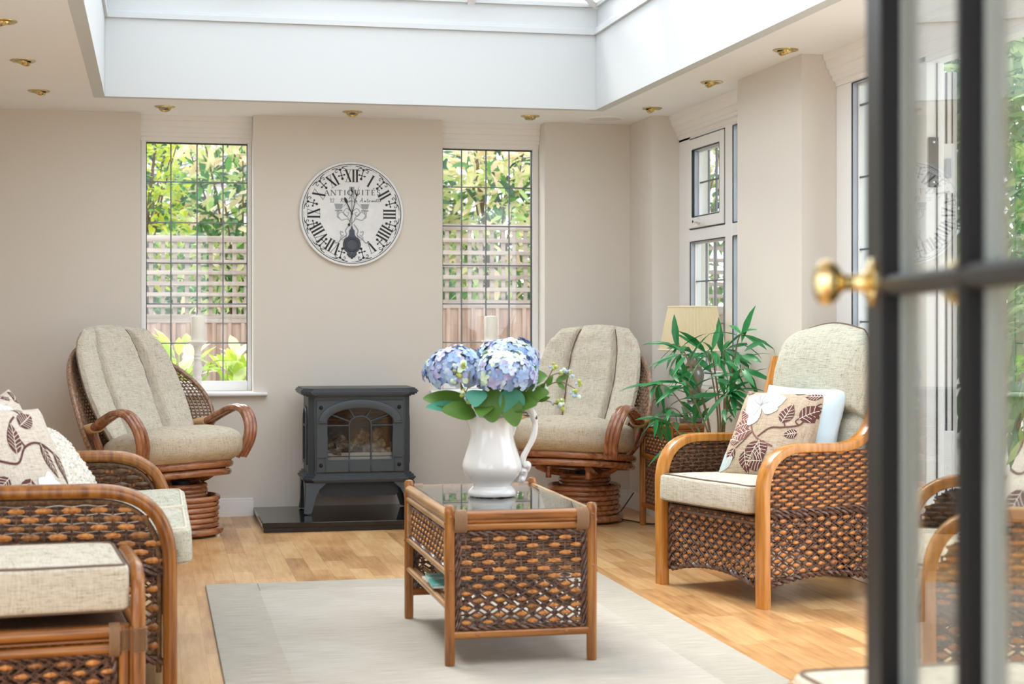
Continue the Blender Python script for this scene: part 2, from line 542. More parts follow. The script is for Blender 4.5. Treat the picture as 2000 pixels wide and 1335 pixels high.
g.add([(-hw, SY0-.05, .04), (hw, SY0-.05, .04), (hw, SY1+.05, .04), (-hw, SY1+.05, .04), (0, y0r, rise+.04), (0, y1r, rise+.04)],
      [[0, 1, 4], [1, 2, 5, 4], [2, 3, 5], [3, 0, 4, 5]], 0, False)
g.build('pane', M['glass'], root)

# baseboards
mb = MB()
def skirt(x0, x1, y0, y1):
    mb.box(((x0+x1)/2, (y0+y1)/2, .045), (x1-x0, y1-y0, .09), .001); mb.box(((x0+x1)/2, (y0+y1)/2, .098), (max(x1-x0-.006, .01), max(y1-y0-.006, .01), .018), .004)
skirt(XL, .572, YB-.016, YB); skirt(1.716, XW-.016, YB-.016, YB)
S('baseboard_back', mb, M['trim'], 'white baseboard along the back wall', 'baseboard')
mb = MB(); skirt(XW-.016, XW, 9.39, YB); skirt(XW-.016, XW, 7.08, 9.385)
S('baseboard_right', mb, M['trim'], 'white baseboard along the right wall piers', 'baseboard')

# ---- windows in the back wall
def cornice(mb, x0, x1, yf, mat=0):
    """stepped moulding running along x, face towards -y; profile (y offset from frame, z)"""
    prof = [(0, 2.205), (-.004, 2.205), (-.006, 2.225), (-.02, 2.232), (-.022, 2.25), (-.028, 2.253), (-.034, 2.268), (-.036, 2.28), (-.046, 2.286), (-.052, 2.305), (-.053, 2.318), (-.06, 2.322), (-.064, 2.335), (-.064, 2.352), (0, 2.352)]
    n = len(prof); vs = [(x0, yf+a, z) for a, z in prof]+[(x1, yf+a, z) for a, z in prof]
    fs = [[i, (i+1) % n, n+(i+1) % n, n+i] for i in range(n)]+[list(range(n))[::-1], list(range(n, 2*n))]
    mb.add(vs, fs, mat, False)
def back_window(name, x0, x1, gx0, gx1, vx, hz, label, sill_x0, sill_x1):
    cx = (x0+x1)/2
    root = empty(name, (cx, YB+REC, 0)); tag(root, label, 'window', kind='structure')
    L = lambda x: x-cx
    mb = MB(); z0, z1, gz0, gz1 = ZS, 2.22, .786, 2.197
    def b(xa, xb, ya, yb, za, zb, bev=.004, mt=0): mb.box(((xa+xb)/2, (ya+yb)/2, (za+zb)/2), (xb-xa, yb-ya, zb-za), bev, mt)
    b(L(x0), L(gx0), 0, .06, z0, z1); b(L(gx1), L(x1), 0, .06, z0, z1); b(L(gx0), L(gx1), .0, .06, z0, gz0); b(L(gx0), L(gx1), 0, .06, gz1, z1+.02)
    g_ = .004
    for (xa, xb, za, zb) in ((gx0, gx0+g_, gz0, gz1), (gx1-g_, gx1, gz0, gz1), (gx0, gx1, gz1-g_*1.6, gz1)):
        b(L(xa), L(xb), .012, .05, za, zb, .0005, 1)
    mb.build('frame', [M['upvc'], M['gasket']], root)
    p = MB(); p.box((L((gx0+gx1)/2), .03, (gz0+gz1)/2), (gx1-gx0, .006, gz1-gz0), .0005); p.build('pane', M['glass'], root)
    c = MB()
    for x in vx: c.box((L(x), .03, (gz0+gz1)/2), (.0075, .012, gz1-gz0), .002)
    for z in hz: c.box((L((gx0+gx1)/2), .03, z), (gx1-gx0, .014, .0075), .002)
    c.build('lead_grid', M['lead'], root)
    c = MB(); cornice(c, L(x0)+.001, L(x1)-.001, 0); c.build('cornice', M['cornice'], root)
    c = MB(); c.sweep([(L(sill_x0), -.1, ZS-.012), (L(sill_x1), -.1, ZS-.012)], rrect(.108, .0115, .010, 3), (0, 1, 0)); c.build('sill', M['trim'], root)
back_window('window_1', W1[0], W1[1], -.043, .547, (.1, .252, .404), (1.966, 1.725, 1.486, 1.244, 1.012),
            'tall leaded window with white frame to the left of the clock', -.11, .65)
back_window('window_2', W2[0], W2[1], 1.726, 2.288, (1.848, 2.0, 2.146), (1.964, 1.725, 1.484, 1.248, 1.012),
            'tall leaded window with white frame to the right of the clock', 1.62, 2.4)

# ---- right-hand windows: built along local x = world -y
def side_root(name, label, cat='window'):
    r = empty(name, (3.03, 0, 0), R(-90)); return tag(r, label, cat, kind='structure')
# local frame: x' = -Y world -> local (x = -Y, y = X-3.03)
def sidebox(mb, ya, yb, d0, d1, za, zb, bev=.004, mt=0): mb.box((-(ya+yb)/2, (d0+d1)/2, (za+zb)/2), (abs(yb-ya), d1-d0, zb-za), bev, mt)
def frame_ring(mb, ya, yb, za, zb, w, d0, d1, mt=0):
    sidebox(mb, ya, ya+w, d0, d1, za, zb, .004, mt); sidebox(mb, yb-w, yb, d0, d1, za, zb, .004, mt)
    sidebox(mb, ya+w, yb-w, d0, d1, za, za+w, .004, mt); sidebox(mb, ya+w, yb-w, d0, d1, zb-w, zb, .004, mt)
def light(root, ya, yb, za, zb, opening, vy, hz):
    """one light: dark seam, sash, bead, pane, leading"""
    mb = MB()
    if opening:
        frame_ring(mb, ya, yb, za, zb, .006, -.003, .004, 1)
        frame_ring(mb, ya+.006, yb-.006, za+.006, zb-.006, .062, -.012, .04, 0)
        q = .068
    else: q = 0
    frame_ring(mb, ya+q, yb-q, za+q, zb-q, .004, -.0015 if not opening else -.0125, .004, 1)
    frame_ring(mb, ya+q, yb-q, za+q, zb-q, .004, .004, .03, 2)
    frame_ring(mb, ya+q+.004, yb-q-.004, za+q+.004, zb-q-.004, .010, .028, .05, 0)
    mb.build('sash', [M['upvc'], M['gasket'], M['bead']], root)
    p = MB(); sidebox(p, ya+q, yb-q, .036, .042, za+q, zb-q, .0005); p.build('pane', M['glass'], root)
    c = MB()
    for y in vy: sidebox(c, y-.004, y+.004, .033, .045, za+q, zb-q, .001)
    for z in hz: sidebox(c, ya+q, yb-q, .032, .046, z-.004, z+.004, .001)
    c.build('lead_grid', M['lead'], root)
r3 = side_root('window_3', 'two-light white window with a top opener behind the lamp')
mb = MB()
Y0, Y1, ZB_ = 7.925, 9.385, .78
sidebox(mb, Y0, Y0+.075, 0, .07, ZB_, 2.25); sidebox(mb, 9.185, Y1, 0, .07, ZB_, 2.25)
sidebox(mb, Y0, Y1, 0, .07, ZB_, .85); sidebox(mb, Y0, Y1, 0, .07, 2.19, 2.30)
sidebox(mb, Y0, Y1, -.001, .07, 1.598, 1.668); sidebox(mb, 8.46, 8.575, -.0025, .068, .84, 2.2)
mb.build('frame', [M['upvc']], r3)
light(r3, 8.575, 9.185, 1.668, 2.19, True, (8.70, 8.83, 8.96), (1.935,))
light(r3, 8.0, 8.46, 1.668, 2.19, False, (8.15, 8.3), (1.93,))
light(r3, 8.575, 9.185, .85, 1.598, False, (8.70, 8.85, 9.0), (1.13, 1.37))
light(r3, 8.0, 8.46, .85, 1.598, False, (8.15, 8.3), (1.13, 1.37))
h = MB()
h.tube([(-8.98, -.012, 1.705), (-8.98, -.04, 1.705)], .009, 10); h.tube(spline([(-8.99, -.038, 1.705), (-8.92, -.044, 1.703), (-8.86, -.05, 1.699)], 5), [.010]*3+[.009]*8, 8, flat=.7)
h.lathe([(0, 0), (.016, 0), (.016, .006), (0, .006)], 14, (-8.98, -.018, 1.705), 0, (0, -1, 0)); h.ell((-8.985, -.05, 1.705), (.007, .003, .009), None, 8, 5, 1)
h.build('handle', [M['upvc'], M['gasket']], r3)
mb = MB()
def side_cornice(root, ya, yb):
    c = MB(); cornice(c, -yb+.001, -ya-.001, 0); c.build('cornice', M['cornice'], root)
side_cornice(r3, Y0, Y1)
c = MB(); c.sweep([(-Y1+.01, -.07, .768), (-Y0-.01, -.07, .768)], rrect(.085, .0115, .010, 3), (0, 1, 0)); c.build('sill', M['trim'], r3)
# window 4: full height side light next to the patio doors
r4 = side_root('window_4', 'tall narrow side light between the pier and patio door')
mb = MB()
sidebox(mb, 6.905, 7.077, 0, .08, 0, 2.25); sidebox(mb, 6.28, 6.36, 0, .08, 0, 2.25); sidebox(mb, 6.28, 7.077, 0, .08, 2.2, 2.3); sidebox(mb, 6.28, 7.077, 0, .08, 0, .08)
mb.build('frame', M['upvc'], r4)
light(r4, 6.36, 6.905, .08, 2.2, False, (6.45, 6.6, 6.75), (.5, .82, 1.14, 1.46, 1.78, 2.1))
side_cornice(r4, 6.28, 7.076)
# glazed doors added on the left, out of view, to bring in daylight
r6 = empty('added_window', (XL-.06, 3.2, 0)); tag(r6, 'wide glazed doors added unseen in the left wall to bring in daylight', 'window', kind='structure')
mb = MB()
for y in (-1.56, -.53, .53, 1.56): mb.box((0, y, 1.075), (.07, .08, 2.15), .004)
for z in (.05, 2.10): mb.box((0, 0, z), (.07, 3.1, .1), .004)
mb.build('frame', M['upvc'], r6)
mb = MB(); mb.box((0, 0, 1.075), (.006, 3.1, 2.05), .0005); mb.build('pane', M['glass'], r6)
# patio door: frame, one leaf folded outwards
d1 = side_root('door_1', 'white patio door standing open onto the garden', 'door')
mb = MB()
sidebox(mb, 6.18, 6.28, 0, .08, 0, 2.24); sidebox(mb, 3.0, 6.28, 0, .08, 2.18, 2.30); sidebox(mb, 3.0, 3.08, 0, .08, 0, 2.24); sidebox(mb, 3.0, 6.28, 0, .1, -.02, .02)
sidebox(mb, 6.174, 6.182, .045, .05, .02, 2.18, .001, 1)
mb.build('frame', [M['upvc'], M['gasket']], d1)
side_cornice(d1, 3.0, 6.279)
k = MB(); sidebox(k, 6.168, 6.176, .01, .05, 1.68, 1.88, .001, 0)
for z in (1.70, 1.86): k.ell((-6.168, .03, z), (.003, .006, .006), None, 8, 4, 1)
k.build('keep_plate', [M['irondark'], M['chrome']], d1)
leaf_dir = Vector((.43, .903)).normalized()
lf = MB()
def leafbox(a0, a1, b0, b1, z0, z1, mt=0, bev=.004):
    # a along leaf outwards, b across thickness
    e1 = Vector((leaf_dir.x, leaf_dir.y)); e2 = Vector((e1.y, -e1.x))
    c = Vector((3.115, 6.225))+e1*((a0+a1)/2)+e2*((b0+b1)/2)
    loc = (-c.y, c.x-3.03, (z0+z1)/2)
    rot = Matrix.Rotation(math.atan2(e1.y, e1.x)+R(90), 3, 'Z')
    lf.box(loc, (a1-a0, b1-b0, z1-z0), bev, mt, rot)
leafbox(0, .10, 0, .065, .03, 2.15); leafbox(.72, .82, 0, .065, .03, 2.15); leafbox(.1, .72, 0, .065, 2.05, 2.15); leafbox(.1, .72, 0, .065, .03, .16)
leafbox(-.002, .002, .02, .028, .03, 2.15, 1, .0005); leafbox(-.004, 0, .045, .05, .03, 2.15, 1, .0005)
lo = lf.build('leaf', [M['upvc'], M['gasket']], d1)
lf = MB(); leafbox(.1, .72, .03, .036, .16, 2.05, 0, .0005); lf.build('pane', M['glass'], lo)
lf = MB(); leafbox(-.012, .0, .008, .055, 1.66, 1.86, 0, .003); leafbox(-.03, -.008, .02, .045, 1.72, 1.8, 1, .004); leafbox(-.012, .0, .008, .055, .5, .7, 0, .003)
lf.build('hinge', [M['upvc'], M['bead']], lo)
lf = MB(); leafbox(.0, .10, -.02, 0, 1.9, 2.0, 0, .004); leafbox(.02, .09, -.045, -.01, 1.0, 1.02, 0, .004); lf.build('handle', [M['upvc']], lo)
# ------------------------------------------------------------------ garden outside
def rnd(a, b): return random.uniform(a, b)
def leaf_card(mb, p, d, up, L, W, mat=0, bend=.25, seg=2):
    """a folded, bent leaf: base p, direction d, face normal ~up"""
    d = d.normalized(); s_ = d.cross(up)
    if s_.length < 1e-4: s_ = d.orthogonal()
    s_.normalize(); n = s_.cross(d).normalized()
    vs = [p]; fs = []
    prof = {2: [(.45, 1.0)], 3: [(.3, .85), (.65, .85)], 4: [(.22, .7), (.5, 1), (.78, .6)]}[seg]
    for t, w in prof:
        c = p+d*(L*t)-n*(bend*L*t*t)
        vs += [c-s_*(W*w*.5)+n*(W*.12), c, c+s_*(W*w*.5)+n*(W*.12)]
    tip = p+d*L-n*(bend*L); vs.append(tip); T = len(vs)-1
    fs += [[0, 2, 1], [0, 3, 2]]
    for k in range(len(prof)-1):
        a = 1+3*k; fs += [[a, a+1, a+4, a+3], [a+1, a+2, a+5, a+4]]
    a = 1+3*(len(prof)-1); fs += [[a, a+1, T], [a+1, a+2, T]]
    mb.add(vs, fs, mat, True)
def rdir(zmin=-1, zmax=1):
    z = rnd(zmin, zmax); w = rnd(0, 2*math.pi); q = math.sqrt(1-z*z)
    return Vector((q*math.cos(w), q*math.sin(w), z))
mb = MB(); mb.box((3, 14, -.12), (60, 60, .1), 0)
m = mat('light_bounce_paving', 'CFCAC0', .9); t = NT(m); bt = t.n('ShaderNodeTexBrick'); bt.inputs['Scale'].default_value = 1; bt.inputs['Brick Width'].default_value = .6; bt.inputs['Row Height'].default_value = .45; bt.inputs['Mortar Size'].default_value = .008; bt.inputs['Color1'].default_value = hexc('D6D1C6'); bt.inputs['Color2'].default_value = hexc('C6C0B4'); bt.inputs['Mortar'].default_value = hexc('A49E92'); t.l(t.coord(), bt.inputs[0]); t.base(bt.outputs[0])  # paving made pale to bounce extra light up to the ceiling
mb.v = [(x, y, z) for x, y, z in mb.v]
tag(mb.build('ground', m), 'ground beyond the windows, paved pale to bounce light indoors', 'ground', kind='structure')

M['fence'] = wood('weathered_fence_wood', [(.3, '86695C'), (.5, 'AA8E80'), (.72, 'C4ACA0')], 2, .8, 0, .4)
M['trellis'] = wood('grey_trellis_wood', [(.3, '84756D'), (.5, 'A09189'), (.72, 'B8ABA4')], 0, .8, 0, .4)
def fence_panel(x0, x1, y, ztre0, ztre1, label):
    root = empty('fence_panel', ((x0+x1)/2, y, -.07)); tag(root, label, 'fence', 'fence panels topped with square trellis')
    w = x1-x0; o = .07
    mb = MB(); x = -w/2
    while x < w/2-.02:
        ww = rnd(.10, .125); mb.box((x+ww/2, rnd(0, .008), (ztre0-.01)/2+o/2), (ww-.004, .016, ztre0+o-.01), .002)
        mb.box((x+ww-.012, -.012, (ztre0-.01)/2+o/2), (.03, .010, ztre0+o-.012), .002)
        x += ww
    mb.build('board_panel', M['fence'], root)
    mb = MB(); z = ztre0+o; n = int(round((ztre1-ztre0)/.095))
    for k in range(n+1):
        zz = z+(ztre1-ztre0)*k/n; mb.box((0, -.012, zz), (w, .018, .034), .003)
    k = 0; x = -w/2+.04
    while x < w/2:
        mb.box((x, .008, (ztre0+ztre1)/2+o), (.034, .018, ztre1-ztre0), .003); x += .095
    mb.box((0, -.004, z-.03), (w, .03, .05), .004); mb.box((0, -.004, ztre1+o+.012), (w, .04, .04), .004)
    mb.build('trellis', M['trellis'], root)
    for sx in (-1, 1):
        mb = MB(); mb.box((sx*w/2, .03, (ztre1+.1)/2), (.075, .06, ztre1+.24), .005); mb.build('post', M['fence'], root)
    return root
random.seed(5)
fence_panel(-1.2, 1.30, 13.75, 1.18, 1.80, 'trellis topped fence panel seen through the window left of the clock')
fence_panel(1.38, 3.5, 13.55, 1.30, 1.91, 'trellis topped fence panel seen through the window right of the clock')
fence_panel(3.58, 6.0, 13.45, 1.25, 1.86, 'trellis topped fence panel seen through the window behind the lamp')

L_PHOT = leafmat('photinia_leaf', 'F0D4BC', 'DCE0A4', .4, .45)
L_PALE = leafmat('pale_green_leaf', 'C8D894', '9CBE6A', .4, .45)
L_GREEN = leafmat('mid_green_leaf', '5E9A4A', '3E7A40', .4, .35)
L_DARK = leafmat('deep_green_leaf', '3E6E46', '2E5A3C', .45, .25)
L_GOLD = leafmat('golden_leaf', 'D6D84E', 'A8BE3A', .4, .45)
L_HOSTA = leafmat('hosta_leaf', 'C8D860', '9CC048', .4, .4)
L_HOSTW = leafmat('hosta_pale_leaf', 'EDF2D2', 'D8E49C', .4, .4)
L_CON = leafmat('conifer_spray', '7E9E58', '4E7C50', .5, .3)
L_CONL = leafmat('pale_conifer_spray', 'B4C684', '86AA6A', .5, .35)
BARK = paint('bark', '6E5A48', .9, .3)
def shrub(name, loc, rx, ry, z0, z1, n, mats, wts, L, W, label, top_mat=None, stems=7, group=None, droop=.2):
    root = empty(name, (loc[0], loc[1], -.07)); tag(root, label, 'shrub', group)
    fo = MB(); st = MB(); ctr = (z0+z1)/2
    tips = []
    for k in range(stems):
        w = rnd(0, 2*math.pi); q = rnd(.3, .9)
        tip = Vector((math.cos(w)*rx*q, math.sin(w)*ry*q, rnd(ctr, z1)))
        pts = spline([(rnd(-.1, .1), rnd(-.05, .05), 0), (tip.x*.35, tip.y*.35, z0+(tip.z-z0)*.35), tuple(tip)], 5)
        st.tube(pts, [.018*(1-.75*i/len(pts)) for i in range(len(pts))], 5); tips.append(tip)
    for k in range(n):
        d = rdir(-.9, 1); q = rnd(.35, 1)**.5
        p = Vector((d.x*rx*q, d.y*ry*q, ctr+d.z*(z1-ctr)*q))
        dd = (d*.7+rdir()*.8+Vector((0, 0, .25-droop)))
        u = rnd(0, 1); acc = 0; mi = 0
        for i, wt in enumerate(wts):
            acc += wt
            if u < acc: mi = i; break
        if top_mat is not None and d.z*q > .35 and rnd(0, 1) < .75: mi = top_mat
        s_ = rnd(.7, 1.25)
        leaf_card(fo, p, dd, Vector((0, -.4, 1))+rdir()*.6, L*s_, W*s_, mi, rnd(.05, .35), 3)
    fo.build('foliage', mats, root); st.build('stem', BARK, root)
    return root
random.seed(11)
LM = [L_PHOT, L_PALE, L_GREEN, L_DARK, L_GOLD]
shrub('photinia_shrub', (.78, 15.1), .68, .5, 1.1, 3.25, 1500, LM, (.35, .35, .22, .08), .17, .06, 'pale pink tipped shrub behind the fence left of the clock', 0)
shrub('golden_privet', (-.12, 14.25), .42, .28, 1.35, 3.0, 1300, LM, (0, .15, .2, .05, .6), .08, .045, 'golden yellow shrub at the left edge of the left window', 4)
shrub('photinia_shrub', (2.02, 14.7), .5, .5, 1.2, 3.2, 1200, LM, (.42, .38, .14, .06), .17, .06, 'peach tipped shrub filling the top of the right-hand leaded window', 0)
shrub('photinia_shrub', (2.98, 14.6), .42, .45, 1.2, 3.1, 900, LM, (.45, .35, .14, .06), .17, .06, 'peach tipped shrub at the right edge of the right-hand leaded window', 0)
shrub('laurel_shrub', (1.6, 16.7), 2.0, .5, .4, 2.2, 1700, LM, (0, .1, .45, .45), .16, .07, 'dark green laurel showing through the trellis squares')
shrub('laurel_shrub', (4.6, 14.7), 1.0, .5, .6, 3.3, 1500, LM, (.12, .38, .4, .1), .14, .06, 'mixed green shrub seen through the window behind the lamp', 0)
shrub('conifer_tree', (2.2, 19.5), 3.6, 1.2, .5, 4.6, 2600, [L_DARK, L_GREEN], (.8, .2), .42, .12, 'dark green trees far behind the fence and shrubs')
# neighbour's roof
root = empty('neighbour_house', (.9, 24, 0)); tag(root, 'pale tiled roof of a neighbouring house above the shrubs', 'house')
mb = MB(); mb.box((0, 1.5, 1.3), (7, 3, 2.6), .01); mb.build('wall', paint('brick_wall', 'C8B0A4', .9, .2), root)
mr = mat('roof_tiles', 'C9BEB8', .8); t = NT(mr); bt = t.n('ShaderNodeTexBrick'); bt.inputs['Scale'].default_value = 1; bt.inputs['Brick Width'].default_value = .3; bt.inputs['Row Height'].default_value = .22; bt.inputs['Mortar Size'].default_value = .02
bt.inputs['Color1'].default_value = hexc('CFC6C2'); bt.inputs['Color2'].default_value = hexc('BDB2AE'); bt.inputs['Mortar'].default_value = hexc('8F8684'); t.l(t.coord(scale=(1, 1, 1), rot=(R(90), 0, 0)), bt.inputs[0]); t.base(bt.outputs[0])
mb = MB(); mb.prism([(-.2, 2.5), (1.5, 4.7), (3.2, 2.5)], lambda a, b, h: (h, a, b), -3.7, 3.7); mb.build('roof', mr, root)
# hostas in front of the fence
def hosta(loc, n, h, spread, label, seed):
    random.seed(seed)
    root = empty('hosta_plant', loc); tag(root, label, 'plant', 'hostas in front of the fence')
    mb = MB()
    for k in range(n):
        w = rnd(0, 2*math.pi); el = rnd(.25, 1.25); L = rnd(.16, .26)
        base = Vector((rnd(-.06, .06), rnd(-.06, .06), rnd(.05, h*.75)))
        d = Vector((math.cos(w)*math.cos(el), math.sin(w)*math.cos(el), math.sin(el)))
        q = base+Vector((d.x, d.y, 0))*spread*rnd(.2, 1)+Vector((0, 0, h*.25*math.sin(el)))
        leaf_card(mb, q, d, Vector((0, 0, 1)), L, L*.42, 0 if rnd(0, 1) < .6 else 1, rnd(.2, .5), 4)
        if k % 3 == 0: mb.tube([(base.x*.3, base.y*.3, 0), tuple(q)], .005, 4, 0)
    mb.build('foliage', [L_HOSTA, L_HOSTW], root)
hosta((.20, 12.25, .2), 95, .80, .30, 'lime hosta behind the candlestick on the left sill', 3)
hosta((.62, 12.75, .2), 85, .70, .30, 'lime hosta at the right of the left window', 4)
hosta((1.9, 12.4, .1), 50, .5, .24, 'lime hosta low behind the right-hand leaded window', 6)
mb = MB(); mb.box((1.0, 12.5, .06), (4.5, .9, .28), .02); tag(mb.build('flower_bed', paint('bed_soil', '6A5644', .95, .3)), 'raised soil bed along the fence', 'flower bed')
# conifers and low wall on the patio side
random.seed(21)
shrub('conifer_tree', (5.7, 9.3), .9, .8, .0, 4.2, 3000, [L_CON, L_CONL, L_GREEN], (.5, .3, .2), .2, .05, 'feathery green conifer seen through the patio window', 1, droop=.5)
shrub('conifer_tree', (6.3, 7.2), .8, .75, .2, 4.0, 2600, [L_CON, L_CONL, L_GREEN], (.3, .5, .2), .2, .05, 'pale feathery conifer beside the patio, behind the glazed door', 1, droop=.5)
shrub('fuchsia_shrub', (4.9, 7.1), .5, .42, .3, 1.4, 1500, [L_PALE, L_GREEN, L_PHOT], (.5, .4, .1), .08, .04, 'low leafy shrub above the stone wall beside the patio')
shrub('conifer_tree', (6.8, 11.6), 1.0, .8, .0, 4.4, 2200, [L_CON, L_GREEN, L_DARK], (.4, .3, .3), .22, .06, 'tall conifer further back beyond the right-hand windows', droop=.5)
shrub('conifer_tree', (8.6, 15.6), 2.2, 1.2, .0, 5.2, 3000, [L_CON, L_GREEN, L_DARK], (.4, .3, .3), .36, .11, 'dark conifer hedge at the far side of the patio', droop=.4)
ms = mat('stone_courses', 'B4AA98', .9); t = NT(ms); bt = t.n('ShaderNodeTexBrick'); bt.inputs['Scale'].default_value = 1; bt.inputs['Brick Width'].default_value = .34; bt.inputs['Row Height'].default_value = .12; bt.inputs['Mortar Size'].default_value = .012
bt.inputs['Color1'].default_value = hexc('BDB4A0'); bt.inputs['Color2'].default_value = hexc('9C9484'); bt.inputs['Mortar'].default_value = hexc('6E675C'); t.l(t.coord(rot=(R(90), 0, 0)), bt.inputs[0]); t.base(bt.outputs[0])
mb = MB(); mb.box((4.85, 6.5, .22), (1.6, .3, .6), .01); mb.box((4.85, 6.48, .545), (1.66, .38, .05), .01)
tag(mb.build('planter_wall', ms), 'low stone planter wall outside the patio door', 'garden wall')
mb = MB(); mb.lathe([(0, 0), (.11, 0), (.15, .26), (.165, .26), (.165, .3), (.14, .3), (.13, .26), (0, .25)], 20); o = mb.build('plant_pot', paint('pale_pot', 'CFC8BC', .8, .1)); o.location = (4.25, 6.44, .571)
tag(o, 'pale plant pot on the stone planter wall', 'pot')
# coach lantern on the outside wall, seen through the top opener
root = empty('coach_lantern', (4.45, 12.0, 2.16)); tag(root, 'black coach lantern on a post outside the window behind the lamp', 'lantern')
mb = MB(); mb.lathe([(.0, .14), (.02, .12), (.03, .10), (.10, .06), (.10, .05), (.0, .05)], 6); mb.build('cap', M['irondark'], root)
mb = MB(); mb.lathe([(.05, -.12), (.085, .05)], 6); mb.build('lamp_glass', M['glass'], root)
mb = MB(); mb.tube([(0, 0, -.12), (.0, 0, -.2), (-.03, 0, -.4), (-.05, 0, -2.2)], .018, 8); mb.build('post', M['irondark'], root)
# ------------------------------------------------------------------ wicker helpers
def runs(pts, ok):
    out = []; cur = []
    for p, k in zip(pts, ok):
        if k: cur.append(p)
        else:
            if len(cur) > 1: out.append(cur)
            cur = []
    if len(cur) > 1: out.append(cur)
    return out
def weave(mb, P, u0, u1, v0, v1, pitch, row, inside=None, mode='beads', ms=0, mp=1, both=True, nrm_amp=.006, bw=.6, bh=.34, sr=.0033, quality=7):
    """P(u,v,n)->xyz. mode beads: upright stakes + pairs of thin strands + oval peel beads; mode diag: beads + crossed strand pairs"""
    ins = inside or (lambda u, v: True)
    nu = max(1, int(round((u1-u0)/pitch))); pu = (u1-u0)/nu
    nv = max(1, int(round((v1-v0)/row))); pv = (v1-v0)/nv
    def E(u, v): return Vector(P(u, v, 0))
    def frame(u, v):
        c = Vector(P(u, v, 0)); a = (Vector(P(u+.002, v, 0))-c).normalized(); b = (Vector(P(u, v+.002, 0))-c).normalized()
        n = (Vector(P(u, v, .01))-c).normalized(); return a, b, n
    # stakes
    for k in range(nu):
        u = u0+(k+.5)*pu
        N = max(6, int((v1-v0)/.03))
        vs = [v0+(v1-v0)*i/N for i in range(N+1)]
        for r_ in runs([P(u, v, 0) for v in vs], [ins(u, v) for v in vs]): mb.tube(r_, sr*1.15, 5, ms, cap=False)
    if mode == 'beads':
        for j in range(nv):
            for o, ph in ((-.36, 0), (.36, 1)):
                v = v0+(j+.5+o)*pv
                us = [u0+(u1-u0)*i/(nu*4) for i in range(nu*4+1)]
                pts = [P(u, v+ (.10*pv*math.cos(math.pi*(u-u0)/pu+math.pi*(j+.5))*(1 if o > 0 else -1)), nrm_amp*.75*math.sin(math.pi*(u-u0)/pu+math.pi*(ph+j))) for u in us]
                for r_ in runs(pts, [ins(u, v) for u in us]): mb.tube(r_, sr, 5, ms, cap=False)
    else:
        sl = pv/pu
        for sg in (-1, 1):
            for k in range(-nv-2, nu+nv+3):
                for off in (-.17, .17):
                    pts = []; ok = []
                    for i in range(nv*3+1):
                        v = v0+(v1-v0)*i/(nv*3)
                        # passes between beads: (u-u0)/pu - sg*(v-v0)/pv odd lattice
                        u = u0+pu*((2*k+1+.0)+off*2 + sg*(v-v0)/pv + (1 if sg < 0 else 0))
                        ph = (v-v0)/pv*math.pi
                        pts.append(P(u, v, .004+.002*sg*math.cos(ph))); ok.append(u0 < u < u1 and ins(u, v))
                    for r_ in runs(pts, ok): mb.tube(r_, sr, 5, ms, cap=False)
        for j in range(nv):
            v = v0+(j+.5)*pv
            us = [u0+(u1-u0)*i/(nu*2) for i in range(nu*2+1)]
            for r_ in runs([P(u, v, -.003) for u in us], [ins(u, v) for u in us]): mb.tube(r_, sr*.9, 4, ms, cap=False)
    for j in range(nv):
        for k in range(nu):
            u = u0+(k+.5)*pu; v = v0+(j+.5)*pv
            if mode == 'diag': 
                if (k+j) % 2: continue
            front = (k+j) % 2 == 0
            if not front and not both: continue
            if not (ins(u, v) and ins(u+pu*.3, v) and ins(u-pu*.3, v) and ins(u, v+pv*.3) and ins(u, v-pv*.3)): continue
            a, b, n = frame(u, v); q = 1+random.uniform(-.1, .1)
            nn = nrm_amp if front else -nrm_amp
            mb.ell(P(u, v, nn*.6), (pu*bw*q, pv*bh*q, nrm_amp*.8), (a, b, n), quality, 4, (mp if random.random() < .75 else mp+1) if front else len(WEAVE)-1)
def rope(mb, pts, r, m, tw=15, n=5):
    P_ = [Vector(p) for p in pts]
    # resample
    L = [0]
    for i in range(1, len(P_)): L.append(L[-1]+(P_[i]-P_[i-1]).length)
    N = max(4, int(L[-1]/.008)); res = []; j = 0
    for i in range(N+1):
        d = L[-1]*i/N
        while j < len(L)-2 and L[j+1] < d: j += 1
        k = (d-L[j])/max(L[j+1]-L[j], 1e-9); res.append(P_[j].lerp(P_[j+1], min(max(k, 0), 1)))
    for s_ in (0, math.pi):
        out = []
        for i in range(N+1):
            t = (res[min(i+1, N)]-res[max(i-1, 0)]).normalized()
            a = Vector((0, 0, 1)) if abs(t.z) < .9 else Vector((1, 0, 0)); a = (a-t*a.dot(t)).normalized(); b = t.cross(a)
            w = s_+L[-1]*i/N*2*math.pi*tw
            out.append(res[i]+a*(r*.75*math.cos(w))+b*(r*.75*math.sin(w)))
        mb.tube(out, r*.8, n, m, cap=False)
def binding(mb, p0, p1, r, turns, m=0, n=10):
    """cane wrapped round a pole from p0 to p1"""
    p0 = Vector(p0); p1 = Vector(p1); d = p1-p0; t = d.normalized(); a = t.orthogonal().normalized(); b = t.cross(a)
    pts = []
    N = turns*n
    for i in range(N+1):
        w = 2*math.pi*i/n
        pts.append(p0+d*(i/N)+a*(r*math.cos(w))+b*(r*math.sin(w)))
    mb.tube(pts, d.length/turns*.55, 5, m, flat=.6)
M['peelback'] = strandmat('dark_peel', '4E3626', '7A5840', .34)
WEAVE = [M['strand'], M['peel'], M['peeldim'], M['peelback']]

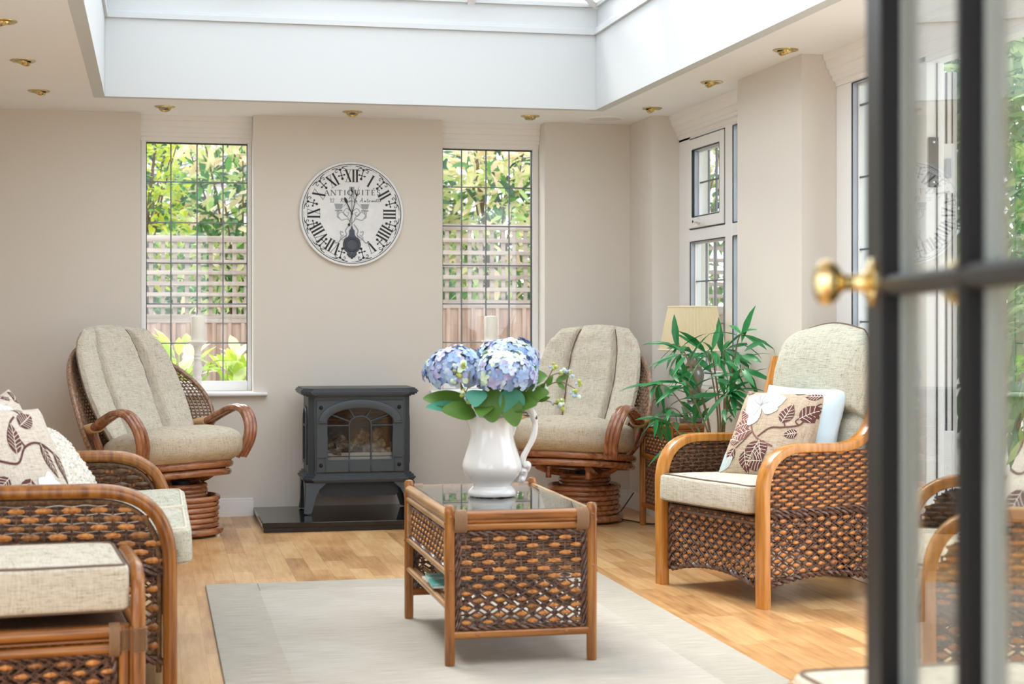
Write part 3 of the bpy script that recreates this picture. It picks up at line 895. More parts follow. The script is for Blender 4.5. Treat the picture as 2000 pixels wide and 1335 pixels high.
def boxcushion(mb, c, rad, crown=.02, e1=.13, e2=.10, mats=(0, 1), pipe=.004, nu=72, nv=20, wob=0):
    def F(p):
        x = p.x/rad[0]; y = p.y/rad[1]
        k = (1-min(1, abs(x))**2.5)*(1-min(1, abs(y))**2.5)
        z = p.z+(crown*k if p.z > 0 else -crown*.3*k)
        w = noise.noise(Vector((p.x*5, p.y*5, p.z*5+c[0]*7)))*wob
        return Vector((p.x+w*.5, p.y+w*.5, z+w))
    super_ell(mb, c, rad, e1, e2, nu, nv, mats[0], F)
    if pipe:
        for z in (-1, 1):
            pts = []
            for i in range(nu):
                w = 2*math.pi*i/nu; t = z*R(45)
                p = Vector((rad[0]*spow(math.cos(t), e1)*spow(math.cos(w), e2), rad[1]*spow(math.cos(t), e1)*spow(math.sin(w), e2), rad[2]*spow(math.sin(t), e1)))
                p = F(p); p = Vector((p.x*1.004, p.y*1.004, p.z)); pts.append(p+Vector(c))
            mb.tube(pts, pipe, 6, mats[1], closed=True)

def pillow_surface(w, h, th, pinch=.05, seed=0):
    """returns S(u,v,side)->Vector, u,v in -1..1 ; local x across, z up, y = normal"""
    def Sf(u, v, side, off=0):
        e = (1-abs(u)**2.6)*(1-abs(v)**2.6)
        t = th*max(e, 0)**.45
        ex = 1-pinch*(1-abs(v)**2)*abs(u)
        ez = 1-pinch*(1-abs(u)**2)*abs(v)
        wv = noise.noise(Vector((u*1.8+seed, v*1.8, side*3)))*.008*(1 if e > .05 else 0)
        return Vector((u*w/2*ex, side*(-t-off)+side*wv, v*h/2*ez))
    return Sf
def pillow_mesh(mb, Sf, mat=0, n=28):
    def q(t): return math.sin(t*math.pi/2)
    for side in (1, -1):
        mb.grid(lambda a, b: Sf(q(2*a-1), q(2*b-1), side), n, n, mat, flip=side < 0)
# motif drawing on a pillow face: poly strips in (u,v)
def motif_leaf(mb, Sf, p, ang, L, W, m, mv, veins=5, side=1, off=.0018):
    ca, sa = math.cos(ang), math.sin(ang)
    def T(a, b): return (p[0]+a*ca-b*sa, p[1]+a*sa+b*ca)
    n = 10; k = 6
    def wid(t): return W*.5*math.sin(math.pi*min(1, t**.8))**.85*(1-.15*t)
    def F(i, j):
        t = .001+.998*i; b = (2*j-1)*wid(t); u, v = T(t*L, b)
        return Sf(max(-1, min(1, u)), max(-1, min(1, v)), side, off)
    mb.grid(F, n, k, m, flip=side < 0)
    def vein(pts, w):
        vs = []
        for i, (a, b) in enumerate(pts):
            j = min(i+1, len(pts)-1); i0 = max(i-1, 0)
            dx, dy = pts[j][0]-pts[i0][0], pts[j][1]-pts[i0][1]; l = math.hypot(dx, dy) or 1
            for s_ in (-1, 1):
                u, v = T(a-dy/l*w*s_, b+dx/l*w*s_); vs.append(Sf(max(-1, min(1, u)), max(-1, min(1, v)), side, off+.0012))
        mb.add(vs, [[2*i, 2*i+1, 2*i+3, 2*i+2] for i in range(len(pts)-1)], mv, True)
    vein([(L*t, 0) for t in (0, .25, .5, .75, .97)], .007)
    for i in range(veins):
        t = .12+.62*i/veins
        for s_ in (-1, 1):
            vein([(L*t, 0), (L*(t+.10), s_*wid(t+.10)*.5), (L*(t+.17), s_*wid(t+.17)*.95)], .005)
def motif_line(mb, Sf, pts, w, m, side=1, off=.002):
    P_ = spline([(a, b, 0) for a, b in pts], 6); vs = []
    for i in range(len(P_)):
        d = P_[min(i+1, len(P_)-1)]-P_[max(i-1, 0)]; l = d.length or 1
        for s_ in (-1, 1):
            u = P_[i].x-d.y/l*w*s_; v = P_[i].y+d.x/l*w*s_
            vs.append(Sf(max(-1, min(1, u)), max(-1, min(1, v)), side, off))
    mb.add(vs, [[2*i, 2*i+1, 2*i+3, 2*i+2] for i in range(len(P_)-1)], m, True)
def motif_petal(mb, Sf, p, ang, L, W, m, off, side=1):
    ca, sa = math.cos(ang), math.sin(ang)
    def F(i, j):
        t = i; b = (2*j-1)*W*.5*math.sin(math.pi*(.06+.9*t)**1.25)
        u = p[0]+t*L*ca-b*sa; v = p[1]+t*L*sa+b*ca
        return Sf(max(-1, min(1, u)), max(-1, min(1, v)), side, off)
    mb.grid(F, 8, 6, m, flip=side < 0)
M['pil_tan'] = fabric('taupe_linen', 'B5A38E', '8F7E6A', 'CBBBA6', .9)
M['pil_pale'] = fabric('pale_linen', 'CFC4B6', 'A8998A', 'E2DACE', .9)
M['maroon'] = mat('maroon_print', '5E3430', .8)
M['maroon2'] = mat('faded_maroon_print', '80504A', .8)
M['printline'] = mat('cream_print_line', 'E4D8C8', .9)
M['printwhite'] = mat('white_flower_print', 'E6EAE8', .8)
M['printgrey'] = mat('grey_print_line', '8F9492', .9)
M['printblue'] = mat('pale_blue_print', 'B9CBD0', .8)
M['blue'] = mat('pale_blue_satin', 'C3D6E0', .38, spec=.5)
def floral(root_name, w, h, th, base, label, rotm, loc, variant=0, seed=0, group=None):
    Sf = pillow_surface(w, h, th, .06, seed)
    root = empty(root_name, loc); root.rotation_euler = rotm.to_euler()
    tag(root, label, 'cushion', group)
    mb = MB(); pillow_mesh(mb, Sf); mb.build('cover', base, root)
    mb = MB()   # 0 maroon 1 line 2 white 3 grey 4 faded 5 blue
    if variant == 0:
        # rose
        for a, L_, W_, o_ in ((150, .46, .34, .002), (110, .42, .36, .0022), (70, .44, .36, .0024), (30, .46, .34, .0026), (190, .36, .28, .0028), (-10, .36, .28, .003), (250, .42, .26, .0032), (90, .3, .26, .0036)):
            motif_petal(mb, Sf, (-.30, .50), R(a), L_*1.18, W_*1.2, 2, o_)
        for a, L_ in ((120, .34), (95, .36), (70, .34), (45, .36), (150, .3), (20, .28), (250, .3)):
            motif_line(mb, Sf, [(-.32, .52), (-.32+.5*L_*math.cos(R(a+8)), .54+.5*L_*math.sin(R(a+8))), (-.32+L_*math.cos(R(a)), .54+L_*math.sin(R(a)))], .006, 3, off=.0048)
        motif_line(mb, Sf, [(-.32, .5), (-.42, .2), (-.3, -.1), (-.05, -.3), (.3, -.42)], .018, 4)
        motif_line(mb, Sf, [(-.12, -.22), (.1, -.02), (.4, .02), (.72, .12), (.8, .3)], .018, 0)
        motif_line(mb, Sf, [(.45, .03), (.38, .15)], .014, 0); motif_line(mb, Sf, [(.7, .3), (.62, .2), (.72, .12)], .014, 0)
        motif_line(mb, Sf, [(.85, .45), (.88, .6), (.95, .72)], .014, 0)
        for p, a, L_, W_, mm in (((-.45, .22), 150, .36, .3, 4), ((-.42, .1), 195, .42, .26, 4), ((-.36, -.08), 205, .5, .26, 4), ((.34, .12), 80, .42, .28, 0), ((.68, .26), 45, .46, .34, 0), ((-.05, -.32), 250, .5, .36, 0), ((-.05, -.3), 290, .42, .3, 0), ((-.62, -.5), 240, .42, .22, 0), ((-.35, -.55), 285, .4, .26, 0), ((.12, -.75), 180, .38, .34, 0), ((.9, .9), 190, .3, .2, 0), ((.5, .95), 160, .28, .18, 0), ((.75, -.05), 200, .26, .18, 0), ((-.72, .95), 175, .25, .2, 0), ((-.55, -.35), 165, .34, .2, 4)):
            motif_leaf(mb, Sf, p, R(a), L_*1.15, W_*1.25, mm, 1, 4)
        motif_line(mb, Sf, [(-.3, -.1), (-.45, -.35), (-.6, -.5)], .014, 0)
        for a in (60, 100, 140): motif_petal(mb, Sf, (-.95, -.95), R(a-20), .42, .2, 5, .002+a*1e-5)
    else:
        motif_line(mb, Sf, [(-.9, .1), (-.5, .0), (-.2, .25), (.2, .3), (.75, .05)], .018, 0); motif_line(mb, Sf, [(-.2, .25), (-.35, .6), (-.1, .8)], .016, 0)
        for p, a, L_, W_, mm in (((-.45, .15), 75, .55, .3, 0), ((-.1, .62), 25, .5, .3, 0), ((.2, .3), -65, .62, .22, 0), ((.55, .15), -60, .7, .24, 0), ((-.75, -.2), 215, .4, .3, 0), ((-.85, .3), 120, .45, .3, 0), ((-.3, -.25), 245, .6, .45, 0), ((.1, .85), 60, .3, .2, 0), ((-.6, .75), 95, .3, .25, 0), ((-.2, -.9), 30, .4, .24, 0)):
            motif_leaf(mb, Sf, p, R(a), L_, W_, mm, 1)
        for a, o_ in ((20, .002), (80, .0022), (140, .0024), (200, .0026), (260, .0028), (320, .003)):
            motif_petal(mb, Sf, (.15, -.5), R(a), .36, .3, 2, o_)
    mb.build('print', [M['maroon'], M['printline'], M['printwhite'], M['printgrey'], M['maroon2'], M['printblue']], root)
    return root
def lean(yaw, tilt, roll=0):
    """pillow whose face (local -y) looks along yaw (degrees, world heading of face) and leans back by tilt"""
    return Matrix.Rotation(R(yaw), 3, 'Z') @ Matrix.Rotation(R(tilt), 3, 'X') @ Matrix.Rotation(R(roll), 3, 'Y')
# ------------------------------------------------------------------ rug, hearth, stove, clock
random.seed(2)
m = mat('ribbed_rug', 'CFC8BA', .95, spec=.05); t = NT(m)
f1 = t.noise(t.coord(scale=(6, 170, 1)), 1.2, 3, .6); f2 = t.noise(t.coord(scale=(1, 1, 1)), 2.2, 3)
f = t.math('ADD', t.math('MULTIPLY', f1, .8), t.math('MULTIPLY', f2, .35))
t.base(t.ramp(f, [(.34, '9A9488'), (.55, 'AFA99F'), (.75, 'BFBBB2')])); t.bump(f1, .5, .004); M['rug'] = m
m2 = mat('ribbed_rug_border', 'C6BEB0', .95, spec=.05); t = NT(m2)
f1 = t.noise(t.coord(scale=(6, 170, 1)), 1.2, 3, .6); t.base(t.ramp(f1, [(.34, '9B9589'), (.55, 'B0AA9F'), (.75, 'C0BBB2')])); t.bump(f1, .5, .004)
root = empty('rug', (1.09, 5.4, 0)); tag(root, 'large beige ribbed rug under the coffee table', 'rug')
mb = MB(); mb.box((0, .0, .006), (1.745-.43, 3.74-.43, .0122), .002); mb.build('field', M['rug'], root)
mb = MB(); rectring(mb, -.6525, .6525, -1.65, 1.65, 0, .012, .22, 0, .003); mb.build('border', m2, root)

M['granite'] = mat('polished_black_granite', '101214', .07, spec=.6)
mb = MB(); mb.box((0, -.40, .041), (1.144, .80, .026), .003); mb.box((0, -.392, .014), (1.13, .784, .028), .002, 1)
o = mb.build('hearth_slab', [M['granite'], mat('dark_granite_edge', '1C1A1E', .25)]); o.location = (1.145, YB-.017, 0)
tag(o, 'polished black granite hearth slab under the stove', 'hearth')

def octa(hx, y0, y1, ch): return [(-hx, y1), (-hx, y0+ch), (-hx+ch, y0), (hx-ch, y0), (hx, y0+ch), (hx, y1)]
root = empty('gas_stove', (1.143, 9.4, .055)); tag(root, 'dark grey cast iron stove with an arched glass door', 'stove')
fn = lambda a, b, h: (a, b, h)
Z = -.055
def slab(mb, hx, y0, y1, ch, z0, z1, mt=0): mb.prism(octa(hx, y0, y1, ch), fn, z0+Z, z1+Z, mt)
mb = MB()
for hx, y0, z0, z1 in ((.300, -.012, .715, .722), (.318, -.03, .722, .730), (.330, -.042, .730, .740), (.336, -.048, .740, .748), (.330, -.042, .748, .756), (.320, -.032, .756, .763)):
    slab(mb, hx, y0, .36, .055, z0, z1)
mb.build('top_plate', M['iron'], root)
mb = MB()
fo = octa(.288, 0, .34, .035)
# shell without front: sides and back
mb.prism([(-.288, .34), (-.288, .035), (-.274, .035), (-.274, .34)], fn, .28+Z, .716+Z); mb.prism([(.274, .34), (.274, .035), (.288, .035), (.288, .34)], fn, .28+Z, .716+Z)
mb.prism([(-.288, .035), (-.253, 0), (-.243, .01), (-.274, .045)], fn, .28+Z, .716+Z); mb.prism([(.253, 0), (.288, .035), (.274, .045), (.243, .01)], fn, .28+Z, .716+Z)
mb.box((0, .335, .5+Z), (.56, .01, .44), .001); mb.box((0, .2, .705+Z), (.54, .3, .02), .001); mb.box((0, .2, .29+Z), (.54, .3, .02), .001)
mb.box((-.252, .004, .498+Z), (.012, .016, .436), .003); mb.box((.252, .004, .498+Z), (.012, .016, .436), .003)
mb.box((0, .004, .702+Z), (.5, .014, .028), .003); mb.box((0, .004, .285+Z), (.5, .014, .012), .002)
for sx in (-1, 1):   # arched relief on the sides
    pts = [(sx*.292, .09, .33+Z), (sx*.292, .09, .55+Z)]+[(sx*.292, .185-.095*math.cos(R(a)), .55+.10*math.sin(R(a))+Z) for a in range(10, 175, 15)]+[(sx*.292, .28, .55+Z), (sx*.292, .28, .33+Z)]
    mb.tube(pts, .008, 6, closed=True); mb.box((sx*.29, .185, .545+Z), (.014, .2, .014), .003); mb.box((sx*.29, .185, .34+Z), (.014, .2, .012), .003)
mb.build('body', M['iron'], root)
mb = MB()
for hx, y0, z0, z1 in ((.300, -.012, .270, .281), (.312, -.024, .258, .270), (.322, -.034, .248, .258), (.316, -.028, .240, .248), (.31, -.02, .232, .240)):
    slab(mb, hx, y0, .36, .05, z0, z1)
mb.build('base_ledge', M['iron'], root)
mb = MB(); mb.prism([(-.225, .235), (.225, .235), (.225, .165), (.205, .15), (-.205, .15), (-.225, .165)], lambda a, b, h: (a, h, b+Z), .03, .05); mb.build('apron', M['irondark'], root)
for sx in (-1, 1):
    for yy, sy in ((.0, 1), (.30, -1)):
        mb = MB()
        prof = [(.0, .232), (.115, .232), (.10, .215), (.075, .195), (.058, .16), (.045, .115), (.028, .062), (.0, .058), (-.012, .062), (-.004, .13), (-.002, .2)]
        poly = [(sx*(-.305+p[0]), p[1]) for p in prof]
        poly = [(-a if sx > 0 else a, b) for a, b in poly] if False else [(sx*(.305-p[0]), p[1]) for p in prof]
        if sx < 0: poly = poly[::-1]
        mb.prism(poly, lambda a, b, h: (a, yy+h+(b-.232)*(-.12)*sy*-1, b+Z), -.012, .012)
        ppy = [(-.005+p[0]*.9, p[1]) for p in prof]
        mb.prism(ppy if sx > 0 else ppy[::-1], lambda a, b, h: (sx*(.300+h), yy+sy*(a), b+Z), -.008, .012)
        mb.build('leg', M['iron'], root)
# door with arched opening
door = MB()
xo, zo0, zo1 = .243, .292, .690
ax, az0, az1, ar = .186, .352, .575, .075     # opening half width, bottom, spring, rise
def arch(n=20, ex=0):
    pts = [(-ax-ex, az0-ex), (ax+ex, az0-ex), (ax+ex, az1)]
    for k in range(1, n): w = math.pi*k/n; pts.append(((ax+ex)*math.cos(w), az1+(ar+ex)*math.sin(w)))
    pts.append((-ax-ex, az1)); return pts
inner = arch()
def outer_of(p):
    a = math.atan2((p[1]-.49)/(zo1-zo0), p[0]/(2*xo)); ca, sa = math.cos(a), math.sin(a)
    k = min(xo/abs(2*xo*ca) if abs(ca) > 1e-6 else 9, ((zo1-zo0)/2)/abs((zo1-zo0)*sa) if abs(sa) > 1e-6 else 9)
    return (2*xo*ca*k, .491+(zo1-zo0)*sa*k)
dense = []
for i in range(len(inner)):
    a = inner[i]; b = inner[(i+1) % len(inner)]; nn = max(1, int(math.hypot(a[0]-b[0], a[1]-b[1])/.03))
    for k in range(nn): dense.append((a[0]+(b[0]-a[0])*k/nn, a[1]+(b[1]-a[1])*k/nn))
out = [outer_of(p) for p in dense]
for c in ((-xo, zo0), (xo, zo0), (xo, zo1), (-xo, zo1)):
    j = min(range(len(out)), key=lambda i: (out[i][0]-c[0])**2+(out[i][1]-c[1])**2); out[j] = c
n = len(dense); vs = []
for y in (-.016, -.002):
    vs += [(x, y, z+Z) for x, z in dense]+[(x, y, z+Z) for x, z in out]
fs = []
for i in range(n):
    j = (i+1) % n
    fs += [[i, j, n+j, n+i], [n+i, n+j, 3*n+j, 3*n+i], [i, 2*n+i, 2*n+j, j]]
door.add(vs, fs, 0, False)
mould = [(-.026-ax, az1+.0)]+[((ax+.026)*math.cos(math.pi-math.pi*k/20), az1+(ar+.026)*math.sin(math.pi*k/20)) for k in range(1, 20)]+[(ax+.026, az1)]
door.sweep([(x, -.018, z+Z) for x, z in mould], rrect(.008, .024, .005, 2), (0, 1, 0))
for sx in (-1, 1):
    door.box((sx*.215, -.02, az1-.005+Z), (.05, .016, .008), .002); door.box((sx*.215, -.018, .375+Z), (.046, .012, .006), .002); door.box((sx*.196, -.017, .33+Z), (.006, .01, .08), .002)
    door.box((sx*.062, -.018, .318+Z), (.006, .008, .055), .002)
for (a, b) in (((-.245, .292), (.245, .292)), ((-.245, .692), (.245, .692)), ((-.245, .292), (-.245, .692)), ((.245, .292), (.245, .692))):
    door.tube([(a[0], -.01, a[1]+Z), (b[0], -.01, b[1]+Z)], .004, 6)
dd = door.build('door', M['iron'], root)
bars = MB(); rb = .0045
def bar(pts, r=rb): bars.tube([(x, -.012, z+Z) for x, z in pts], r, 6)
bar([(-.062, az0), (-.062, .555)]); bar([(.062, az0), (.062, .555)])
bar([(-.062, .555)]+[(-.062*math.cos(math.pi*k/10), .555+.05*math.sin(math.pi*k/10)) for k in range(1, 10)]+[(.062, .555)], .0055)
bar([(-ax, .553), (-.062, .553)]); bar([(.062, .553), (ax, .553)])
for sx in (-1, 1): bar([(sx*.058, .575), (sx*.165, .615)]); bar([(sx*.033, .598), (sx*.062, .645)])
bar([(-ax, az0+.003), (ax, az0+.003)], .005); bar([(-ax, .5), (-ax, az0)], .004); bar([(ax, .5), (ax, az0)], .004)
bars.build('glazing_bars', M['iron'], dd)
gp = MB(); gp.box((0, .002, .5+Z), (.40, .004, .33), .0005); gp.build('door_glass', M['glass'], dd)
for sx in (-1, 1):
    for zz in (.66, .328):
        k = MB(); k.lathe([(0, 0), (.011, 0), (.011, .006), (.008, .012), (0, .014)], 14, (sx*.222, -.014, (.655 if zz > .5 else .33)+Z), 0, (0, -1, 0)); k.build('knob', M['black'], dd)
fb = MB()
fb.box((0, .25, .5+Z), (.5, .01, .4), .001, 0)
for z in (.55, .58, .61): fb.box((0, .235, z+Z), (.44, .01, .014), .002, 1)
fb.box((0, .12, .36+Z), (.40, .14, .05), .004, 2); fb.box((0, .045, .385+Z), (.39, .02, .02), .003, 2); fb.box((0, .045, .36+Z), (.39, .02, .02), .003, 2)
fb.build('firebox', [M['irondark'], paint('fire_brick', '6E4638', .9, .3), paint('ash_grey', '9A948E', .9, .2)], root)
mlog = mat('charred_log', '5E5048', .9); t = NT(mlog); ff = t.noise(t.coord(), 28, 4, .7); t.base(t.ramp(ff, [(.35, '1E1816'), (.5, '4E4238'), (.68, '8A7A68')])); t.bump(ff, .6, .01)
for (a, b, r) in (((-.17, .12, .40), (-.07, .16, .45), .045), ((-.13, .08, .415), (-.04, .09, .43), .035), ((-.03, .14, .41), (.05, .12, .51), .034), ((.02, .08, .40), (.15, .11, .44), .03), ((.07, .15, .43), (.13, .13, .52), .026), ((-.18, .06, .395), (-.10, .05, .395), .022), ((.07, .06, .395), (.18, .06, .40), .022)):
    lg = MB(); A = Vector(a); B = Vector(b); pts = [A.lerp(B, k/6) for k in range(7)]
    lg.tube([(p.x, p.y, p.z+Z) for p in pts], [r*(1+.25*noise.noise(p*20)) for p in pts], 10); lg.build('log', mlog, root)

# ---- clock
CR = .31
root = empty('wall_clock', (1.147, YB-.001, 1.777)); tag(root, 'large round white antique-style wall clock with Roman numerals', 'clock')
m = mat('aged_dial', 'E6E8EA', .6); t = NT(m); f = t.noise(t.coord(), 14, 4, .7); t.base(t.ramp(f, [(.3, 'DDE0E3'), (.6, 'E8EAEC')])); M['dial'] = m
mb = MB(); mb.lathe([(0, 0), (CR, 0), (CR, .022), (CR-.003, .026), (0, .0262)], 72, (0, 0, 0), 0, (0, -1, 0)); mb.build('dial', [M['dial']], root)
INK = mat('black_ink', '26282C', .7); GREY = mat('grey_ink', '9EA3A6', .8); GREY2 = mat('dark_grey_ink', '50545A', .8)
DY = -.0268
def ink_line(mb, a, b, w, w2=None, mt=0, d=0):
    a = Vector((a[0], a[1])); b = Vector((b[0], b[1])); t_ = (b-a).normalized(); nrm = Vector((-t_.y, t_.x)); w2 = w if w2 is None else w2
    q = [a+nrm*w/2, a-nrm*w/2, b-nrm*w2/2, b+nrm*w2/2]
    mb.prism([(p.x*CR, p.y*CR) for p in q], lambda x, z, h: (x, h, z), DY-d, DY+.0006, mt)
def ink_path(mb, pts, w, mt=0, d=0):
    P_ = spline([(a, b, 0) for a, b in pts], 5)
    mb.tube([(p.x*CR, DY-d, p.y*CR) for p in P_], w*CR/2, 5, mt, flat=1)
mb = MB()
for r_, w in ((.945, .013), (.915, .004)):
    n = 90
    for k in range(n):
        if r_ < .93 and (k % 7.5) < 1.2: continue
        a0 = 2*math.pi*k/n; a1 = 2*math.pi*(k+1.02)/n
        ink_line(mb, (r_*math.sin(a0), r_*math.cos(a0)), (r_*math.sin(a1), r_*math.cos(a1)), w)
mb.build('border_lines', INK, root)
NUM = {12: 'XII', 1: 'I', 2: 'II', 3: 'III', 4: 'IIII', 5: 'V', 6: 'VI', 7: 'VII', 8: 'VIII', 9: 'IX', 10: 'X', 11: 'XI'}
for hr, txt in NUM.items():
    if hr == 6: continue
    mb = MB()
    a = 2*math.pi*hr/12
    wid = {'I': .068, 'V': .13, 'X': .13}; tot = sum(wid[c] for c in txt); x = -tot/2
    def T(px_, py_):
        r_ = .725+py_; q = (px_*math.cos(a)+r_*math.sin(a), -px_*math.sin(a)+r_*math.cos(a)); return q
    h_ = .118
    for c in txt:
        w = wid[c]; cx_ = x+w/2
        if c == 'I':
            ink_line(mb, T(cx_, -h_), T(cx_, h_), .036); ink_line(mb, T(cx_-.03, h_), T(cx_+.03, h_), .008); ink_line(mb, T(cx_-.03, -h_), T(cx_+.03, -h_), .008)
        elif c == 'V':
            ink_line(mb, T(cx_-.045, h_), T(cx_, -h_), .038, .03); ink_line(mb, T(cx_+.05, h_), T(cx_, -h_), .010); ink_line(mb, T(cx_-.07, h_), T(cx_+.07, h_), .007)
        else:
            ink_line(mb, T(cx_-.045, h_), T(cx_+.045, -h_), .036); ink_line(mb, T(cx_+.045, h_), T(cx_-.045, -h_), .009); ink_line(mb, T(cx_-.06, h_), T(cx_+.06, h_), .006); ink_line(mb, T(cx_-.06, -h_), T(cx_+.06, -h_), .006)
        x += w
    mb.build('numeral', INK, root)
for k in range(12):
    mb = MB(); a = 2*math.pi*(k+.5)/12
    def T(px_, r_): return (px_*math.cos(a)+r_*math.sin(a), -px_*math.sin(a)+r_*math.cos(a))
    ink_line(mb, T(0, .89), T(0, .70), .016); ink_line(mb, T(-.05, .755), T(.05, .755), .014)
    for px_, r_, q in ((0, .69, .026), (-.055, .755, .018), (.055, .755, .018), (0, .865, .024)):
        c = T(px_, r_); mb.ell((c[0]*CR, DY, c[1]*CR), (q*CR, .0012, q*CR), None, 8, 4)
    for s_ in (-1, 1):
        ink_path(mb, [T(0, .86), T(s_*.05, .885), T(s_*.10, .86), T(s_*.085, .825), T(s_*.06, .845)], .012)
        ink_path(mb, [T(s_*.04, .89), T(s_*.10, .905), T(s_*.16, .90)], .014)
    mb.build('cross_ornament', INK, root)
# lettering ANTIQUITÉS in serif strokes
mb = MB()
def letter(ch, x0, z0, h_, w):
    th, tn = .018, .007
    def l(a, b, t1, t2=None): ink_line(mb, (x0+a[0]*w, z0+a[1]*h_), (x0+b[0]*w, z0+b[1]*h_), t1, t2)
    def ser(a, b): l((a-.17, b), (a+.17, b), .006)
    def arc(cx_, cz, rx, rz, a0, a1, thick, n=10):
        for k in range(n):
            u = R(a0+(a1-a0)*k/n); v = R(a0+(a1-a0)*(k+1.05)/n)
            tt = tn+(thick-tn)*abs(math.cos((u+v)/2))
            l((cx_+rx*math.cos(u), cz+rz*math.sin(u)), (cx_+rx*math.cos(v), cz+rz*math.sin(v)), tt)
    if ch == 'A': l((.5, 1), (.06, 0), tn); l((.5, 1), (.94, 0), th); l((.25, .36), (.74, .36), tn); ser(.06, 0); ser(.94, 0)
    elif ch == 'N': l((.1, 0), (.1, 1), tn); l((.1, 1), (.9, 0), th); l((.9, 0), (.9, 1), tn); ser(.1, 0); ser(.08, 1); ser(.9, 1)
    elif ch == 'T': l((.5, 0), (.5, 1), th); l((.02, 1), (.98, 1), tn); l((.02, 1), (.02, .82), tn); l((.98, 1), (.98, .82), tn); ser(.5, 0)
    elif ch == 'I': l((.5, 0), (.5, 1), th); ser(.5, 0); ser(.5, 1)
    elif ch == 'Q': arc(.5, .5, .48, .5, 0, 360, th, 18); l((.5, .08), (.95, -.22), .012, .008)
    elif ch == 'U': l((.15, 1), (.15, .35), th); l((.86, 1), (.86, .35), tn); arc(.505, .36, .355, .36, 180, 360, th); ser(.15, 1); ser(.86, 1)
    elif ch in 'EÉ':
        l((.2, 0), (.2, 1), th)
        for z in (0, .5, 1): l((.05, z), (.85 if z != .5 else .65, z), tn)
        l((.85, 0), (.85, .2), tn); l((.85, 1), (.85, .82), tn); l((.65, .4), (.65, .6), tn)
        if ch == 'É': l((.4, 1.14), (.75, 1.38), .006, .016)
    elif ch == 'S': arc(.5, .74, .36, .25, 30, 270, th); arc(.5, .25, .38, .25, 90, -150, th); l((.82, .98), (.82, .78), tn); l((.12, .02), (.12, .22), tn)
x = -.53
for ch, w in (('A', .10), ('N', .10), ('T', .085), ('I', .045), ('Q', .105), ('U', .10), ('I', .045), ('T', .085), ('É', .075), ('S', .068)):
    letter(ch, x, .345+.02*(x+.5), .098, w); x += w+.030
mb.build('lettering', GREY2, root)
mb = MB()   # faint handwritten line below the lettering
def script(x0, z0, s_, strokes):
    for st in strokes: ink_path(mb, [(x0+a*s_, z0+b*s_) for a, b in st], .0075)
S3 = [[(0, .8), (.3, 1), (.45, .75), (.2, .55), (.45, .3), (.25, 0), (0, .15)]]
S2 = [[(0, .75), (.25, 1), (.45, .75), (.1, .1), (0, 0), (.5, .05)]]
SR = [[(.1, 0), (.4, 1)], [(.0, .8), (.5, 1.1), (.8, .85), (.35, .5), (.6, .2), (.9, 0)]]
SA = [[(-.1, 0), (.3, .5), (.6, 1.1), (.6, 0), (.8, .1)], [(.1, .4), (.7, .45)]]
Sn = [[(0, 0), (.1, .4), (.15, 0), (.3, .4), (.38, .05), (.5, .1)]]
So = [[(.15, .4), (0, .15), (.15, 0), (.3, .2), (.15, .4), (.45, .3)]]
St = [[(.2, .9), (.05, .1), (.2, .0), (.35, .15)], [(0, .55), (.35, .6)]]
Si = [[(.05, .4), (.05, .05), (.2, .1)]]
Se = [[(0, .2), (.25, .3), (.15, .42), (0, .2), (.15, 0), (.35, .15)]]
Su = [[(0, .4), (.02, .05), (.2, .05), (.25, .4), (.28, .05), (.45, .15)]]
x = -.42
for st, adv in ((S3, .05), (S2, .06), ([[(0, 0), (.05, .02)]], .09), (SR, .085), (Su, .045), (Se, .04), (So, .04), (Se, .05), (St, .04), (Se, .08), (SA, .08), (Sn, .05), (St, .035), (So, .045), (Si, .02), (Sn, .045), (Se, .035), (St, .03), (St, .035), (Se, .03)):
    script(x, .215+.02*(x+.4), .07, st); x += adv
mb.build('handwritten_line', GREY2, root)
mb = MB()   # chandelier motif
def sym(pts, w=.012):
    ink_path(mb, pts, w, 0); ink_path(mb, [(-a, b) for a, b in pts], w, 0)
sym([(.02, .5), (.05, .42), (.03, .34), (.05, .28)], .02); ink_line(mb, (0, .5), (0, -.25), .02); ink_line(mb, (-.05, .5), (.05, .5), .03); ink_line(mb, (-.04, .48), (.04, .42), .05)
sym([(.0, -.2), (.08, -.1), (.2, -.12), (.28, .0), (.26, .08)], .016); sym([(.02, .05), (.1, .1), (.16, .02), (.1, -.05), (.06, .01), (.1, .03)], .014)
sym([(.05, -.1), (.12, -.02), (.2, .03), (.28, -.05), (.22, -.1)], .014); sym([(.0, .26), (.1, .2), (.2, .1), (.26, .05)], .008)
for sx in (-1, 1):
    ink_line(mb, (sx*.18, .06), (sx*.32, .06), .03); ink_line(mb, (sx*.25, .09), (sx*.25, .19), .11, .17)
    ink_line(mb, (sx*.25, -.02), (sx*.25, .05), .02)
sym([(.04, -.2), (.12, -.32), (.1, -.4), (.2, -.48), (.26, -.55), (.34, -.55)], .022); sym([(.16, -.36), (.22, -.34), (.2, -.42)], .018); sym([(.1, -.42), (.16, -.5), (.22, -.46), (.15, -.4)], .014)
mb.build('chandelier_print', GREY, root)
def hand(pts, name, w, blob, bz):
    hm = MB()
    a, b = Vector((pts[0][0], 0, pts[0][1])), Vector((pts[1][0], 0, pts[1][1]))
    hm.tube([(p.x*CR, DY-.006, p.z*CR) for p in (a, a.lerp(b, .35), a.lerp(b, .9), b)], [w*CR*.7, w*CR, w*CR*.6, .0004], 6, flat=.5)
    c = a.lerp(b, bz); d = (b-a).normalized()
    hm.ell((c.x*CR, DY-.006, c.z*CR), (blob*CR*.45, .0015, blob*CR), (Vector((d.z, 0, -d.x)), Vector((0, 1, 0)), d), 8, 6)
    return hm
